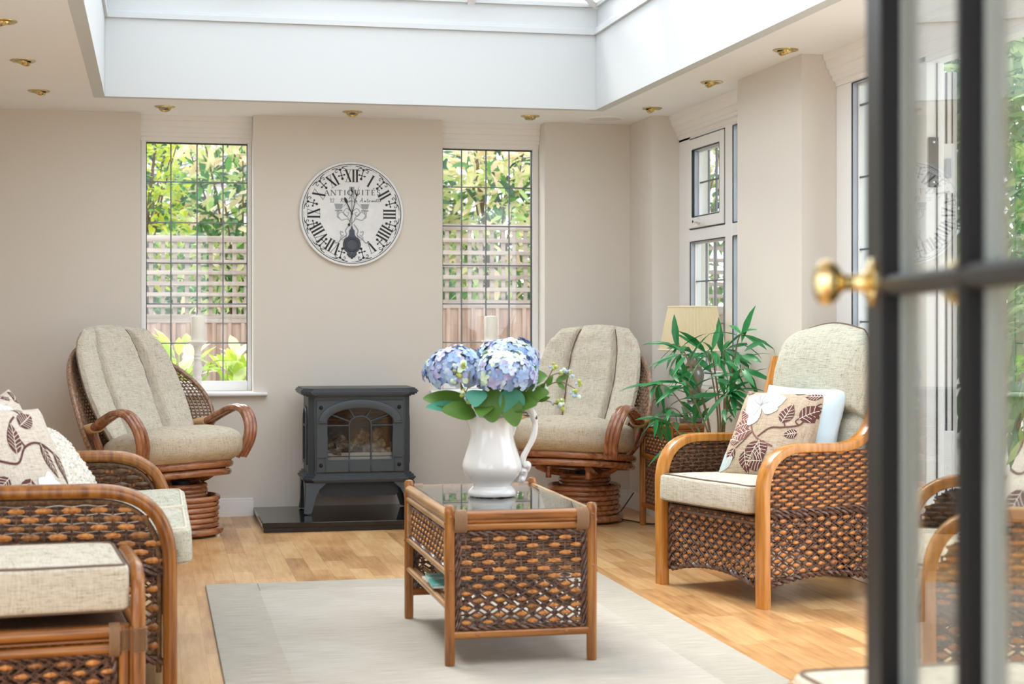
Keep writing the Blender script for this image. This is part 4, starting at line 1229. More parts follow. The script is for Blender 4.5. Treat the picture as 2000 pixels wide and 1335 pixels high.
h1 = hand(((.0, 0), (-.145, .32)), 'hour', .02, .06, .8); h1.build('hour_hand', INK, root)
h1 = hand(((-.05, -.2), (.137, .53)), 'minute', .014, .035, .77); h1.ell((-.055*CR, DY-.006, -.21*CR), (.008, .0015, .009), None, 8, 5); h1.lathe([(0, 0), (.0065, 0), (.0065, .003), (0, .004)], 12, (0, DY-.006, 0), 0, (0, -1, 0)); h1.build('minute_hand', INK, root)
pm = MB()
pm.prism([(x*CR, z*CR) for x, z in ((-.012, -.24), (.012, -.24), (.02, -.28), (.05, -.32), (.055, -.40), (.085, -.45), (-.085, -.45), (-.055, -.40), (-.05, -.32), (-.02, -.28))], lambda x, z, h: (x, h, z), DY-.006, DY-.001)
pm.lathe([(0, .004), (.03, .004), (.033, .007), (.038, .007), (.042, .003), (.049, .003), (.051, .005), (.053, .002), (.053, -.001), (0, -.001)], 36, (0, DY-.001, -.59*CR), 0, (0, -1, 0))
for x, z, q in ((0, -.78, .05), (-.06, -.765, .035), (.06, -.765, .035), (0, -.83, .028), (-.04, -.8, .03), (.04, -.8, .03)): pm.ell((x*CR, DY-.003, z*CR), (q*CR, .003, q*CR*1.1), None, 8, 5)
pm.build('pendulum', mat('pewter_pendulum', '4C505A', .35, .6), root)
# ------------------------------------------------------------------ swivel rockers
def tilt_pt(x, y, z, z0, ang):    # tilt about x so the front (-y) rises
    c, s_ = math.cos(ang), math.sin(ang)
    return (x, y*c+(z-z0)*s_*0+0*y, z0+(z-z0)*c-y*s_)
def swivel_chair(loc, rz, label, seed, yo=0, rec=.30, shw=.405, yb=0):
    random.seed(seed)
    root = empty('swivel_chair', (loc[0], loc[1], 0), rz); tag(root, label, 'armchair', 'wicker swivel rockers by the back wall')
    # coil base
    mb = MB(); n = 40
    for k, (r, z, q) in enumerate(((.208, .030, .019), (.190, .062, .0145), (.193, .090, .0145), (.189, .118, .0145), (.193, .146, .0145), (.190, .174, .0145), (.196, .202, .0155))):
        mb.tube([(r*math.cos(2*math.pi*i/n), r*math.sin(2*math.pi*i/n), z) for i in range(n)], q, 10, closed=True)
    for a in range(0, 360, 60):
        mb.tube([(.172*math.cos(R(a)), .172*math.sin(R(a)), .02), (.170*math.cos(R(a)), .170*math.sin(R(a)), .205)], .011, 8)
    for a in range(30, 360, 90): mb.lathe([(0, 0), (.014, 0), (.014, .014), (0, .014)], 10, (.205*math.cos(R(a)), .205*math.sin(R(a)), 0), 1)
    mb.build('coil_base', [M['red'], mat('clear_glide', 'D8D8D4', .4)], root)
    mb = MB()
    for k, (r, z) in enumerate(((.135, .218), (.138, .242), (.136, .266))):
        mb.tube([(r*math.cos(2*math.pi*i/n), r*math.sin(2*math.pi*i/n)+.01, z) for i in range(n)], .0135, 10, closed=True)
    mb.lathe([(0, .1), (.05, .1), (.05, .29), (0, .29)], 16, (0, 0, 0), 1)
    mb.build('swivel_neck', [M['red'], M['irondark']], root)
    mb = MB()   # crossed beams under the seat
    for sx in (-1, 1):
        mb.tube(spline([(sx*.05, .20+yo, .275), (sx*.08, .05+yo*.5, .272), (sx*.13, -.12+yo*.7, .30), (sx*.15, -.22+yo, .335)], 5), .02, 8)
        mb.tube(spline([(sx*.24, yo, .325), (sx*.15, .5*yo, .285), (0, .02, .272)], 5), .018, 8)
        mb.tube([(sx*.12, -.14+yo, .33), (sx*.12, -.14+yo, .265)], .017, 8)
    mb.build('rocker_beams', M['red'], root)
    A = R(7); Z0 = .345
    mb = MB()
    for (r, z, q) in ((.325, Z0+.018, .021), (.318, Z0-.026, .019), (.29, Z0-.012, .016)):
        pts = []
        for i in range(56):
            w = 2*math.pi*i/56; pts.append(tilt_pt(r*math.cos(w), r*math.sin(w)*.98-.03+yo, z, Z0, A))
        mb.tube(pts, q, 10, closed=True)
    for i in range(-4, 5):
        x = i*.062; l = math.sqrt(max(.29**2-x*x, 0)); mb.tube([tilt_pt(x, -l-.03+yo, Z0+.0, Z0, A), tilt_pt(x, l-.03+yo, Z0, Z0, A)], .008, 6)
    mb.build('seat_hoop', M['red'], root)
    # wicker shell
    def hwid(v): return shw*math.sqrt(max(0, 1-((v-.43)/.60)**2))
    def SP(u, v, n_):
        w = hwid(v); y = yb+.24+(rec-.04)*v-.045*math.sin(v*math.pi) - .26*abs(u)**2.1*(.45+.55*math.sin(math.pi*min(1, v*.9+.1)))
        z = .39+.62*v
        x = w*u
        nn = Vector((u*.7, 1-.5*abs(u), -.35)).normalized()
        return (x-nn.x*n_*-1, y+nn.y*n_, z+nn.z*n_)
    sh = MB()
    nl = 58; nr = 34
    for k in range(nl+1):       # lengthwise strands
        u = -1+2*k/nl
        pts = []
        for i in range(nr*3+1):
            v = .015+.97*i/(nr*3); pts.append(SP(u, v, .0045*math.sin(math.pi*nr*v+math.pi*k)))
        sh.tube(pts, .0052, 5, 0, cap=False)
    for j in range(nr+1):
        v = .02+.96*j/nr
        pts = [SP(-1+2*i/60, v, 0) for i in range(61)]; sh.tube(pts, .0038, 5, 1, cap=False)
    sh.build('wicker_shell', [M['wick'], M['strandmid']], root)
    mb = MB()
    rim = [SP(-1, .02+.96*i/24, 0) for i in range(25)]+[SP(-1+2*i/14, .985, 0) for i in range(1, 14)]+[SP(1, .98-.96*i/24, 0) for i in range(25)]+[SP(1-2*i/14, .015, 0) for i in range(1, 14)]
    mb.tube(rim, .013, 8, closed=True); mb.build('shell_rim', M['wick'], root)
    # arms
    for sx in (-1, 1):
        mb = MB(); e = Vector(SP(sx*1.0, .30, 0))
        path = [(sx*.36, e.y+.05, e.z-.02), (sx*.375, e.y-.03, e.z+.005), (sx*.385, e.y-.14, e.z+.055), (sx*.39, e.y-.24, e.z+.09), (sx*.388, e.y-.33, e.z+.08), (sx*.375, e.y-.395, e.z+.01), (sx*.355, e.y-.405, e.z-.08), (sx*.335, e.y-.36, e.z-.17)]
        P_ = spline(path, 8)
        for o in (-.024, 0, .024):
            mb.tube([(p.x+o*(1 if True else 0), p.y, p.z+(.004 if o == 0 else 0)) for p in P_], .0175, 9)
        mb.tube([(sx*.365, e.y-.0, e.z-.02), (sx*.335, e.y-.02, e.z-.13), (sx*.295, e.y-.05, Z0+.02)], .021, 8)
        arm = mb.build('armrest', M['redv'], root)
        mb = MB(); [mb.tube([(sx*(.364+.002*k_)+.045*math.cos(2*math.pi*i/16), e.y+.04-.0115*k_, e.z-.008+.0022*k_+.023*math.sin(2*math.pi*i/16)) for i in range(16)], .0068, 6, closed=True) for k_ in range(8)]; mb.build('binding', M['bindtan'], arm)
    # seat cushion
    mb = MB()
    def SF(p):
        x, y, z = p; k = 1-min(1, (x*x+y*y)/.34**2)
        z2 = z*(1+.15*k)+.004*noise.noise(Vector((x*9, y*9, z*9+seed)))
        q = tilt_pt(x, y-.05+yo, z2+Z0+.122, Z0, A); return (q[0], q[1]-.01, q[2])
    super_ell(mb, (0, 0, 0), (.355, .355, .108), .66, .86, 64, 28, 0, SF)
    mb.build('seat_cushion', [M['cream2']], root)
    # back cushion with three channels
    def BC(a, b, side):
        u = 2*a-1; v = b
        w = (.272+.048*math.sin(math.pi*min(1, v*1.05))-.03*max(0, v-.8)/.2)*(1 if v < .86 else math.sqrt(max(0, 1-((v-.86)/.17)**2))*.36+.64)
        f = abs(u)
        seam = .43+.05*v
        edge = max(0, 1-(f)**5)**.5*max(0, 1-(2*v-1)**10)**.5
        ch = 1-.72*math.exp(-((f-seam)/.055)**2)
        if f < seam: ch *= .90+.10*math.cos(u/seam*math.pi/2)
        t_ = .085*edge*ch*(1.05-.2*v)
        wrk = noise.noise(Vector((u*3+seed, v*5, .3)))*.010*edge+noise.noise(Vector((u*2, v*14+seed, 1.3)))*.006*edge
        zt = .455+.655*v+(.012*math.cos(u*2.5) if v > .9 else 0)
        y = yb+.10+(rec-.03)*v+.02*math.sin(math.pi*v)-.14*f**2.2*(.8-.2*v)
        sd = -1 if side > 0 else .7
        return (w*u, y+sd*t_+(-wrk if side > 0 else 0), zt-.15*sd*t_*(1 if v > .8 else 0)*-1)
    bc = MB()
    bc.grid(lambda a, b: BC(a, b, 1), 64, 48); bc.grid(lambda a, b: BC(a, b, -1), 32, 24, flip=True)
    for s_ in (-1, 1):
        pts = []
        for i in range(25):
            v = .03+.94*i/24; u = s_*(.43+.05*v); p = BC((u+1)/2, v, 1); pts.append((p[0], p[1]-.003, p[2]))
        bc.tube(pts, .004, 5, 1)
    bc.build('back_cushion', [M['cream'], M['pipe']], root)
    return root
swivel_chair((.141, 9.06), R(-12.16+50), 'wicker swivel rocker with cream cushions below the left window', 1, .127, .38, .45, .207)
swivel_chair((2.405, 9.21), R(-12.16-24), 'wicker swivel rocker with cream cushions in the right back corner', 7, -.10, .33, .425, -.14)

# ------------------------------------------------------------------ big wicker seats
def bow_inside(D, zt, r, ins, style_bow=False):
    """inside test for the arm panel: y from 0 (front) back, arch rounded at the top front"""
    def f(y, z):
        if style_bow:
            rc = .185
            if z > zt-.048 or y < .048: return False
            if y < .048+rc and z > zt-.048-rc: return (y-.048-rc)**2+(z-(zt-.048-rc))**2 < rc**2
            return True
        if z > zt-ins: return False
        if y < ins: return False
        if y < r and z > zt-r:
            return (y-r)**2+(z-(zt-r))**2 < (r-ins)**2
        return True
    return f
def wicker_seat(name, loc, rz, W, D, zt, label, cat, nseat, style, seat_mat, back_hi, pitch=.064, group=None, front=True):
    root = empty(name, (loc[0], loc[1], 0), rz); tag(root, label, cat, group)
    hw = W/2; zs = .355; r = .20
    arch = lambda a: .075+.045*(1-min(1, abs(a))**2)
    for sx in (-1, 1):
        x = sx*hw
        if style == 'bent':
            path = fillet([(x, .005, 0), (x, 0, zt-.018), (x, D-.06, zt-.03), (x, D+.035, min(back_hi-.10, zt+.36))], [r, .16], 12)
            sc_ = [1]*len(path)
            mb = MB(); mb.sweep(path, rrect(.031, .018, .007, 3), (1, 0, 0)); am = mb.build('arm_frame', M['bent'], root)
            mb = MB(); mb.tube([(x, D-.02, 0), (x, D-.03, zt-.03)], .022, 10); mb.build('rear_leg', M['bent'], root)
        else:
            path = fillet([(x, .02, 0), (x, .02, zt-.022), (x, D+.05, zt-.02)], [r+.03], 12)
            mb = MB(); mb.sweep(path, rrect(.028, .022, .018, 4), (1, 0, 0)); am = mb.build('arm_frame', M['honey'], root)
            path2 = fillet([(x, .054, .05), (x, .054, zt-.054), (x, D+.05, zt-.052)], [r], 12)
            mb = MB(); mb.tube(path2, .009, 8); mb.build('inner_frame', M['strandmid'], am)  # inner pole coloured dark to stand for the shadow inside the bow
            mb = MB(); mb.tube([(x, D+.03, 0), (x, D+.03, zt-.03)], .024, 10); mb.build('rear_leg', M['honey'], root)
        ins = bow_inside(D, zt-.03, r, .012) if style == 'bent' else bow_inside(D, zt, r, .05, True)
        P = lambda u, v, n_: (x+sx*n_, u, v)
        mb = MB()
        weave(mb, P, .02 if style == 'bent' else .05, D-.03, zs+.03, zt-.04, pitch*.5, pitch*.26 if style == 'bent' else pitch*.31, ins, 'beads', 0, 1, True, .007, .72, .42)
        weave(mb, P, .02 if style == 'bent' else .05, D-.03, .06, zs, pitch*.5, pitch*.36, lambda u, v: v > arch((u-D/2)/(D/2))+.01, 'diag', 0, 1, False, .007, .62, .40)
        rope(mb, [P(.03+(D-.06)*i/20, arch((.03+(D-.06)*i/20-D/2)/(D/2)), 0) for i in range(21)], .010, 0)
        rope(mb, [P(.03, zs+.008, .004), P(D-.03, zs+.008, .004)], .009, 0); rope(mb, [P(.03, zs+.024, .003), P(D-.03, zs+.024, .003)], .008, 0)
        # dark liner between the two weave skins
        lin = [(.05 if style != 'bent' else .03, zs), (D-.03, zs), (D-.03, zt-.05)]
        mb.build('side_weave', WEAVE, am if False else root)
    P = lambda u, v, n_: (u, .025-n_, v)
    mb = MB(); h_ = hw-.045
    if front:
        weave(mb, P, -h_, h_, .06, zs-.005, pitch*.5, pitch*.36, lambda u, v: v > arch(u/h_)+.01, 'diag', 0, 1, False, .007, .62, .40)
        rope(mb, [P(-h_+2*h_*i/24, arch((-h_+2*h_*i/24)/h_), 0) for i in range(25)], .010, 0)
        for s_ in (-1, 1): rope(mb, [P(s_*h_, .08, .004), P(s_*h_, zs-.005, .004)], .010, 0); rope(mb, [P(s_*(h_+.014), .07, .002), P(s_*(h_+.014), zs-.005, .002)], .009, 0)
    mb.build('front_weave', WEAVE, root)
    mb = MB(); mb.box((0, D/2, zs-.012), (W-.05, D-.04, .022), .004); mb.tube([(-hw, .03, zs-.02), (hw, .03, zs-.02)], .016, 8)
    mb.build('seat_deck', M['strand'], root)
    # back rest frame and weave
    bt = back_hi
    mb = MB(); lean_ = .085
    if style == 'bent':
        mb.sweep(fillet([(-hw, D-.02, zt-.06), (-hw+.01, D+.035, bt-.16), (-hw+.12, D+lean_, bt-.01), (hw-.12, D+lean_, bt-.01), (hw-.01, D+.035, bt-.16), (hw, D-.02, zt-.06)], [.1, .1, .1, .1], 8), rrect(.016, .022, .007, 3), (0, 1, .0))
    else:
        mb.tube(fillet([(-hw, D+.03, zt-.04), (-hw+.02, D+.06, bt-.1), (-hw+.15, D+lean_, bt), (hw-.15, D+lean_, bt), (hw-.02, D+.06, bt-.1), (hw, D+.03, zt-.04)], [.1, .1, .1, .1], 8), .022, 8)
    mb.build('back_frame', M['bent'] if style == 'bent' else M['honey'], root)
    mb = MB(); PB = lambda u, v, n_: (u, D-.03+n_+.10*max(0, (v-.4)/.7), v)
    weave(mb, PB, -hw+.04, hw-.04, .12, bt-.05, .05, .03, None, 'beads', 0, 1, False, .006)
    mb.build('back_weave', WEAVE, root)
    # cushions
    cw = (W-.075)/nseat
    for k in range(nseat):
        mb = MB(); boxcushion(mb, (0, 0, 0), (cw/2-.003, (D-.0)/2+.015, .056), .022, .13, .10, (0, 1), .0045, 96, 24, .004)
        o = mb.build('seat_cushion', [seat_mat, M['pipe'] if style == 'bent' else M['creampipe']], root)
        o.location = (-W/2+.0375+cw*(k+.5), D/2-.035-(.0 if style != 'bent' else 0), zs+.064)
        o.rotation_euler = (R(-2), 0, 0)
    for k in range(nseat):
        mb = MB(); bw = cw/2
        def BK(a, b, side):
            u = 2*a-1; v = b
            top = 1.0+.035*math.cos(min(1, abs(u)/.72)*math.pi/2)-.13*max(0, (abs(u)-.74)/.26)**2
            if style != 'bent': top = 1
            wv = bw*(.97-.02*v+.03*math.sin(math.pi*v))*(1 if v < .9 else 1-.22*((v-.9)/.1)**2)
            e = max(0, 1-abs(u)**7)**.5*max(0, 1-abs(2*v-1)**9)**.5
            sm = 1-.5*math.exp(-((v-.47)/.035)**2)
            t_ = (.085 if v > .47 else .06)*e*sm*(1+.25*math.sin(math.pi*max(0, (v-.47)/.53)))
            wr = noise.noise(Vector((u*2.2, v*6, k+.7)))*.007*e
            z = .44+(bt+.03-.44)*v*top
            y = D-.06+.13*v
            return (wv*u, y-(t_ if side > 0 else -.35*t_)-(wr if side > 0 else 0), z)
        mb.grid(lambda a, b: BK(a, b, 1), 48, 56); mb.grid(lambda a, b: BK(a, b, -1), 24, 24, flip=True)
        loop = [BK(0, i/20, 1) for i in range(1, 21)]+[BK(i/30, 1, 1) for i in range(1, 30)]+[BK(1, 1-i/20, 1) for i in range(20)]
        mb.tube(loop, .0048, 6, 1)
        o = mb.build('back_cushion', [seat_mat if style != 'bent' else M['olive'], M['pipe']], root); o.location = (-W/2+.0375+cw*(k+.5), 0, 0)
    return root
random.seed(31)
ARZ = math.atan2(-.958, .287)
wicker_seat('wicker_armchair', (2.262, 6.598), ARZ, .715, .60, .655, 'honey bentwood and wicker armchair holding the floral and pale blue cushions', 'armchair', 1, 'bent', M['cream'], 1.08)
random.seed(32)
wicker_seat('wicker_loveseat', (2.21, 4.56), math.atan2(-.92, -.385), .96, .60, .655, 'bentwood wicker seat seen through the black glazed door', 'armchair', 1, 'bent', M['cream'], 1.05)
random.seed(33)
wicker_seat('wicker_sofa', (.07, 5.98), R(90), 1.36, .86, .64, 'rattan sofa with woven arm panels at the left edge', 'sofa', 2, 'bow', M['olive'], .98, .083)

# cushions lying on them
yw = math.degrees(ARZ)
floral('floral_cushion', .43, .42, .075, M['pil_tan'], 'taupe cushion with white rose and maroon leaves on the armchair', lean(yw+17, -32, 0), (2.585, 6.692, .655), 0, 1)
mb = MB(); Sf = pillow_surface(.43, .40, .055, .05, 5); pillow_mesh(mb, Sf)
for s_ in (1,):
    pass
o = mb.build('satin_cushion', M['blue']); o.location = (2.685, 6.68, .672); o.rotation_euler = lean(yw+13, -19, 1).to_euler()
tag(o, 'pale blue satin cushion tucked behind the floral one on the armchair', 'cushion')
floral('floral_cushion', .44, .44, .075, M['pil_pale'], 'pale cushion with maroon leaf print at the near end of the sofa', lean(62, -22, 4), (-.43, 5.66, .655), 1, 3)
floral('floral_cushion', .44, .44, .075, M['pil_pale'], 'floral cushion half hidden behind the other cushions on the sofa', lean(75, -16, -6), (-.50, 6.06, .665), 0, 9)
floral('floral_cushion', .44, .44, .075, M['pil_pale'], 'floral cushion seen through the black glazed door', lean(-75, -28, 0), (2.62, 4.45, .655), 1, 12)
mb = MB(); Sf = pillow_surface(.40, .36, .085, .0, 8)
def q_(t_): return math.sin(t_*math.pi/2)
for side in (1, -1):
    def FF(a, b):
        p = Sf(q_(2*a-1), q_(2*b-1), side); e = (1-abs(q_(2*a-1))**8)*(1-abs(q_(2*b-1))**8)
        n1 = noise.noise(Vector((p.x*55, p.z*55, side*4)))*.009+noise.noise(Vector((p.x*120, p.z*120, side*9)))*.006
        return Vector((p.x+noise.noise(Vector((p.z*70, p.x*60, 2)))*.006, p.y-side*(abs(n1)*1.4)*1, p.z+noise.noise(Vector((p.x*70, p.z*60, 7)))*.006))
    mb.grid(FF, 110, 110, 0, flip=side < 0)
m = mat('curly_fleece', 'E6E3DA', .98, spec=.05); t = NT(m); f = t.noise(t.coord(), 90, 3, .7); t.base(t.ramp(f, [(.3, 'BFB8AA'), (.5, 'E4E0D6'), (.7, 'F2F0EA')])); t.bump(f, .6, .006)
o = mb.build('fleece_cushion', m); o.location = (-.345, 6.02, .60); o.rotation_euler = lean(72, -34, 0).to_euler()
tag(o, 'fluffy white fleece cushion on the sofa', 'cushion')
# ------------------------------------------------------------------ rattan tables and footstools
def pole(mb, a, b, r, m=0, n=10): mb.tube([a, tuple((Vector(a)+Vector(b))/2), b], r, n, m)
def post(mb, x, y, z0, z1, r, m=0):
    mb.lathe([(0, z0), (r*.92, z0), (r, z0+.01), (r, z1-.03), (r*1.04, z1-.026), (r*1.02, z1-.012), (r*.75, z1-.003), (0, z1)], 14, (x, y, 0), m)
random.seed(41)
root = empty('coffee_table', (1.1915, 5.832, 0)); tag(root, 'rattan coffee table with glass top and woven ends on the rug', 'coffee table')
hx, hy = .2405, .4475
for sx in (-1, 1):
    for sy in (-1, 1):
        mb = MB(); post(mb, sx*hx, sy*hy, .0125, .54, .0175)
        for z in (.50, .33): mb.ell((sx*hx, sy*(hy+.015), z), (.006, .005, .006), None, 8, 5); mb.ell((sx*(hx+.015), sy*hy, z-.02), (.005, .006, .006), None, 8, 5)
        mb.build('leg', M['honey'], root)
for sy in (-1, 1):
    mb = MB(); y = sy*hy
    pole(mb, (-hx+.01, y, .503), (hx-.01, y, .503), .0165); pole(mb, (-hx+.01, y-sy*-.004, .4845), (hx-.01, y+sy*.004, .4845), .006); pole(mb, (-hx+.01, y, .466), (hx-.01, y, .466), .0135)
    mb.build('end_rail', M['honeyx'], root)
    for sx in (-1, 1):
        mb = MB(); x = sx*(hx-.034)
        for k in range(9):
            xx = x-.018+.0045*k; mb.tube([(xx, y+.021*math.sin(2*math.pi*i/14), .4845+.037*math.cos(2*math.pi*i/14)) for i in range(14)], .003, 5, closed=True)
        mb.build('binding', M['bind'], root)
    mb = MB(); P = lambda u, v, n_: (u, y+sy*n_, v)
    a = hx-.035
    weave(mb, P, -a, a, .285, .438, .036, .0247, None, 'beads', 0, 1, True, .006, .60, .31)
    weave(mb, P, -a, a, .140, .283, .036, .0237, None, 'diag', 0, 1, False, .006, .56, .32)
    for (p0, p1) in (((-a-.006, y, .443), (a+.006, y, .443)), ((-a-.006, y, .133), (a+.006, y, .133)), ((-a-.004, y, .13), (-a-.004, y, .445)), ((a+.004, y, .13), (a+.004, y, .445))):
        rope(mb, [p0, tuple((Vector(p0)+Vector(p1))/2), p1], .007, 0)
        d = .008; 
    for sx in (-1, 1): rope(mb, [(sx*(a+.014), y, .125), (sx*(a+.014), y, .29), (sx*(a+.014), y, .452)], .006, 0)
    mb.build('end_weave', WEAVE, root)
    mb = MB(); pole(mb, (-hx+.012, y, .112), (hx-.012, y, .112), .014)
    for sx in (-1, 1): mb.ell((sx*.15, y-.014, .114), (.007, .004, .007), None, 10, 5)
    mb.build('bottom_rail', M['honeyx'], root)
for sx in (-1, 1):
    mb = MB(); x = sx*hx
    pole(mb, (x, -hy+.01, .503), (x, hy-.01, .503), .0165); pole(mb, (x+sx*.004, -hy+.01, .4845), (x+sx*.004, hy-.01, .4845), .006); pole(mb, (x, -hy+.01, .466), (x, hy-.01, .466), .0135)
    pole(mb, (x, -hy+.01, .312), (x, hy-.01, .312), .013); pole(mb, (x, -hy+.01, .2), (x, hy-.01, .2), .012)
    mb.build('side_rail', M['tan'], root)
    mb = MB(); P = lambda u, v, n_: (x+sx*(n_-.004), u, v); a = hy-.055
    weave(mb, P, -a, a, .335, .44, .030, .021, None, 'beads', 0, 1, True, .006, .6, .36)
    for z in (.447, .33): rope(mb, [(x, -a, z), (x, 0, z), (x, a, z)], .006, 0)
    mb.build('apron_weave', WEAVE, root)
    for sy in (-1, 1): mb = MB(); mb.box((x, sy*(hy-.035), .388), (.024, .03, .13), .003); mb.build('apron_stile', M['tan'], root)
mb = MB()
for k in range(12): x = -hx+.02+(2*hx-.04)*k/11; pole(mb, (x, -hy+.02, .2), (x, hy-.02, .2), .0085, 0, 8)
mb.build('shelf', M['tan'], root)
mb = MB(); mb.box((0, 0, .507), (2*hx-.03, 2*hy-.03, .008), .001); mb.build('under_board', mat('dark_under_board', '4E443E', .6), root)
mb = MB(); mb.box((0, 0, .517), (2*hx-.024, 2*hy-.024, .006), .0015); mb.build('glass_top', M['doorglass'], root)
# magazines on the shelf
for k, (dx, dy, rz_, c1, lab) in enumerate(((-.03, .05, 6, 'E9EAEA', 'white magazine at the bottom of the stack on the table shelf'), (-.045, .02, -4, '6FB9B4', 'teal covered magazine on top of the stack on the table shelf'))):
    r_ = empty('magazine', (1.10+dx, 5.78+dy, .2095+.011*k), R(rz_)); tag(r_, lab, 'magazine', 'magazines under the coffee table')
    mb = MB(); mb.box((0, 0, .005), (.208, .282, .008), .001); mb.build('pages', mat('paper_edge', 'E8E6E0', .8), r_)
    mc = mat('magazine_cover', c1, .35); t = NT(mc)
    if k: t.base(t.ramp(t.noise(t.coord(), 16, 2), [(.45, '5FB0AC'), (.55, 'A8D8D2'), (.66, 'E6EEE8')]))
    mb = MB(); mb.box((0, 0, .0096), (.21, .285, .0012), .0002); mb.box((-.105, 0, .005), (.0012, .285, .0095), .0002); mb.build('cover', mc, r_)

def footstool(loc, rz, label, w=.56, d=.46, zt=.475, seed=0, lift=0):
    random.seed(seed)
    root = empty('footstool', (loc[0], loc[1], 0), rz); tag(root, label, 'footstool', 'rattan footstools')
    hw, hd = w/2, d/2
    for sx in (-1, 1):
        mb = MB(); mb.tube(fillet([(sx*hw, -hd, 0), (sx*hw, -hd, zt-.019), (sx*hw, hd, zt-.019), (sx*hw, hd, 0)], .09, 8), .019, 12)
        fr = mb.build('side_bow', M['honey'], root)
        for sy in (-1, 1): mb = MB(); binding(mb, (sx*hw, sy*hd, .27), (sx*hw, sy*hd, .335), .0215, 11, 0, 12); mb.build('binding', M['bind'], fr)
        mb = MB(); pole(mb, (sx*(hw-.0), -hd, .32), (sx*hw, hd, .32), .017); pole(mb, (sx*hw, -hd, .29), (sx*hw, hd, .29), .012); pole(mb, (sx*hw, -hd, .06), (sx*hw, hd, .06), .014)
        mb.build('side_rail', M['honeyy'], root)
        mb = MB(); P = lambda u, v, n_: (sx*(hw+n_-.004), u, v)
        weave(mb, P, -hd+.03, hd-.03, .08, .265, .036, .025, None, 'diag', 0, 1, False, .006, .56, .32); mb.build('side_weave', WEAVE, root)
    for sy in (-1, 1):
        y = sy*hd
        mb = MB(); pole(mb, (-hw+.045, y, .328), (hw-.045, y, .328), .017); pole(mb, (-hw+.045, y, .305), (hw-.045, y, .305), .005); pole(mb, (-hw+.045, y, .283), (hw-.045, y, .283), .0145); pole(mb, (-hw+.02, y, .06), (hw-.02, y, .06), .014)
        mb.build('rail', M['honeyx'], root)
        for sx in (-1, 1):
            mb = MB(); pole(mb, (sx*(hw-.036), y, .06), (sx*(hw-.036), y, .345), .0145, 0)
            mb.tube([(sx*(hw-.019), y-.01, .06), (sx*(hw-.019), y-.01, .34)], .004, 6)
            b_ = mb.build('inner_post', M['honey'], root)
            mb = MB()
            for k in range(5):
                xx = sx*(hw-.062)-.011+.0055*k; mb.tube([(xx, y+.021*math.sin(2*math.pi*i/12), .305+.044*math.cos(2*math.pi*i/12)) for i in range(12)], .0032, 5, closed=True)
            mb.build('binding', M['bind'], b_); mb = MB()
            binding(mb, (sx*(hw-.036), y, .275), (sx*(hw-.036), y, .335), .0175, 10, 0, 12); mb.build('binding', M['bind'], b_)
        mb = MB(); P = lambda u, v, n_: (u, y+sy*n_, v); a = hw-.062
        weave(mb, P, -a, a, .085, .262, .0375, .0252, None, 'diag', 0, 1, False, .006, .60, .33)
        rope(mb, [(-a, y, .268), (0, y, .268), (a, y, .268)], .006, 0)
        for sx in (-1, 1): rope(mb, [(sx*a, y, .08), (sx*a, y, .17), (sx*a, y, .268)], .006, 0)
        mb.build('weave_panel', WEAVE, root)
    mb = MB(); mb.box((0, 0, .335), (w-.05, d-.03, .02), .003); mb.build('deck', M['strand'], root)
    mb = MB(); boxcushion(mb, (0, 0, 0), (hw-.022, hd+.01, .05+lift*.25), .014, .13, .10, (0, 1), .0045, 80, 24, .003)
    o = mb.build('cushion', [M['cream'], M['pipe']], root); o.location = (0, -.012, .398+lift)
    return root
footstool((-.3425, 4.709), R(6), 'rattan footstool with cream cushion in front of the sofa arm', zt=.505, seed=51, lift=.045)
footstool((1.40, 2.70), R(90), 'rattan footstool with pale cushion at the foot of the black glazed door', zt=.482, seed=52, lift=.03)

# side table with lamp
random.seed(61)
th = math.atan2(.05, .522)
root = empty('side_table', (2.835, 8.705, 0), -math.atan2(.05, .522)*-1*0); tag(root, 'rattan side table with woven panel under the lamp', 'side table')
ax_, ay_ = .155, .255
for sx in (-1, 1):
    for sy in (-1, 1):
        mb = MB(); post(mb, sx*ax_, sy*ay_, 0, .61, .0185); mb.build('leg', M['honey'], root)
for sx in (-1, 1):
    x = sx*ax_; mb = MB()
    pole(mb, (x, -ay_, .582), (x, ay_, .582), .0165); pole(mb, (x, -ay_, .562), (x, ay_, .562), .006); pole(mb, (x, -ay_, .543), (x, ay_, .543), .0135); pole(mb, (x, -ay_, .395), (x, ay_, .395), .0165); pole(mb, (x, -ay_, .118), (x, ay_, .118), .0145)
    mb.build('side_rail', M['honeyy'], root)
    P = lambda u, v, n_: (x+sx*(n_-.003), u, v); mb = MB(); a = ay_-.055
    weave(mb, P, -a, a, .425, .525, .028, .021, None, 'beads', 0, 1, True, .006, .6, .36); weave(mb, P, -a, a, .14, .375, .028, .021, None, 'beads', 0, 2, True, .005, .6, .33)
    for z in (.53, .42): rope(mb, [(x, -a, z), (x, 0, z), (x, a, z)], .006, 0)
    mb.build('side_weave', WEAVE, root)
    for sy in (-1, 1): mb = MB(); pole(mb, (x, sy*(ay_-.038), .12), (x, sy*(ay_-.038), .55), .011); mb.build('inner_post', M['honey'], root)
for sy in (-1, 1):
    y = sy*ay_; mb = MB()
    for z, r_ in ((.582, .0165), (.562, .006), (.543, .0135), (.395, .0145), (.118, .0145)): pole(mb, (-ax_, y, z), (ax_, y, z), r_)
    mb.build('end_rail', M['honeyx'], root)
mb = MB(); mb.box((0, 0, .588), (2*ax_-.02, 2*ay_-.02, .012), .002); mb.build('top_board', M['tan'], root)
mb = MB(); mb.box((0, 0, .5975), (2*ax_-.02, 2*ay_-.02, .005), .001); mb.build('glass_top', M['doorglass'], root)

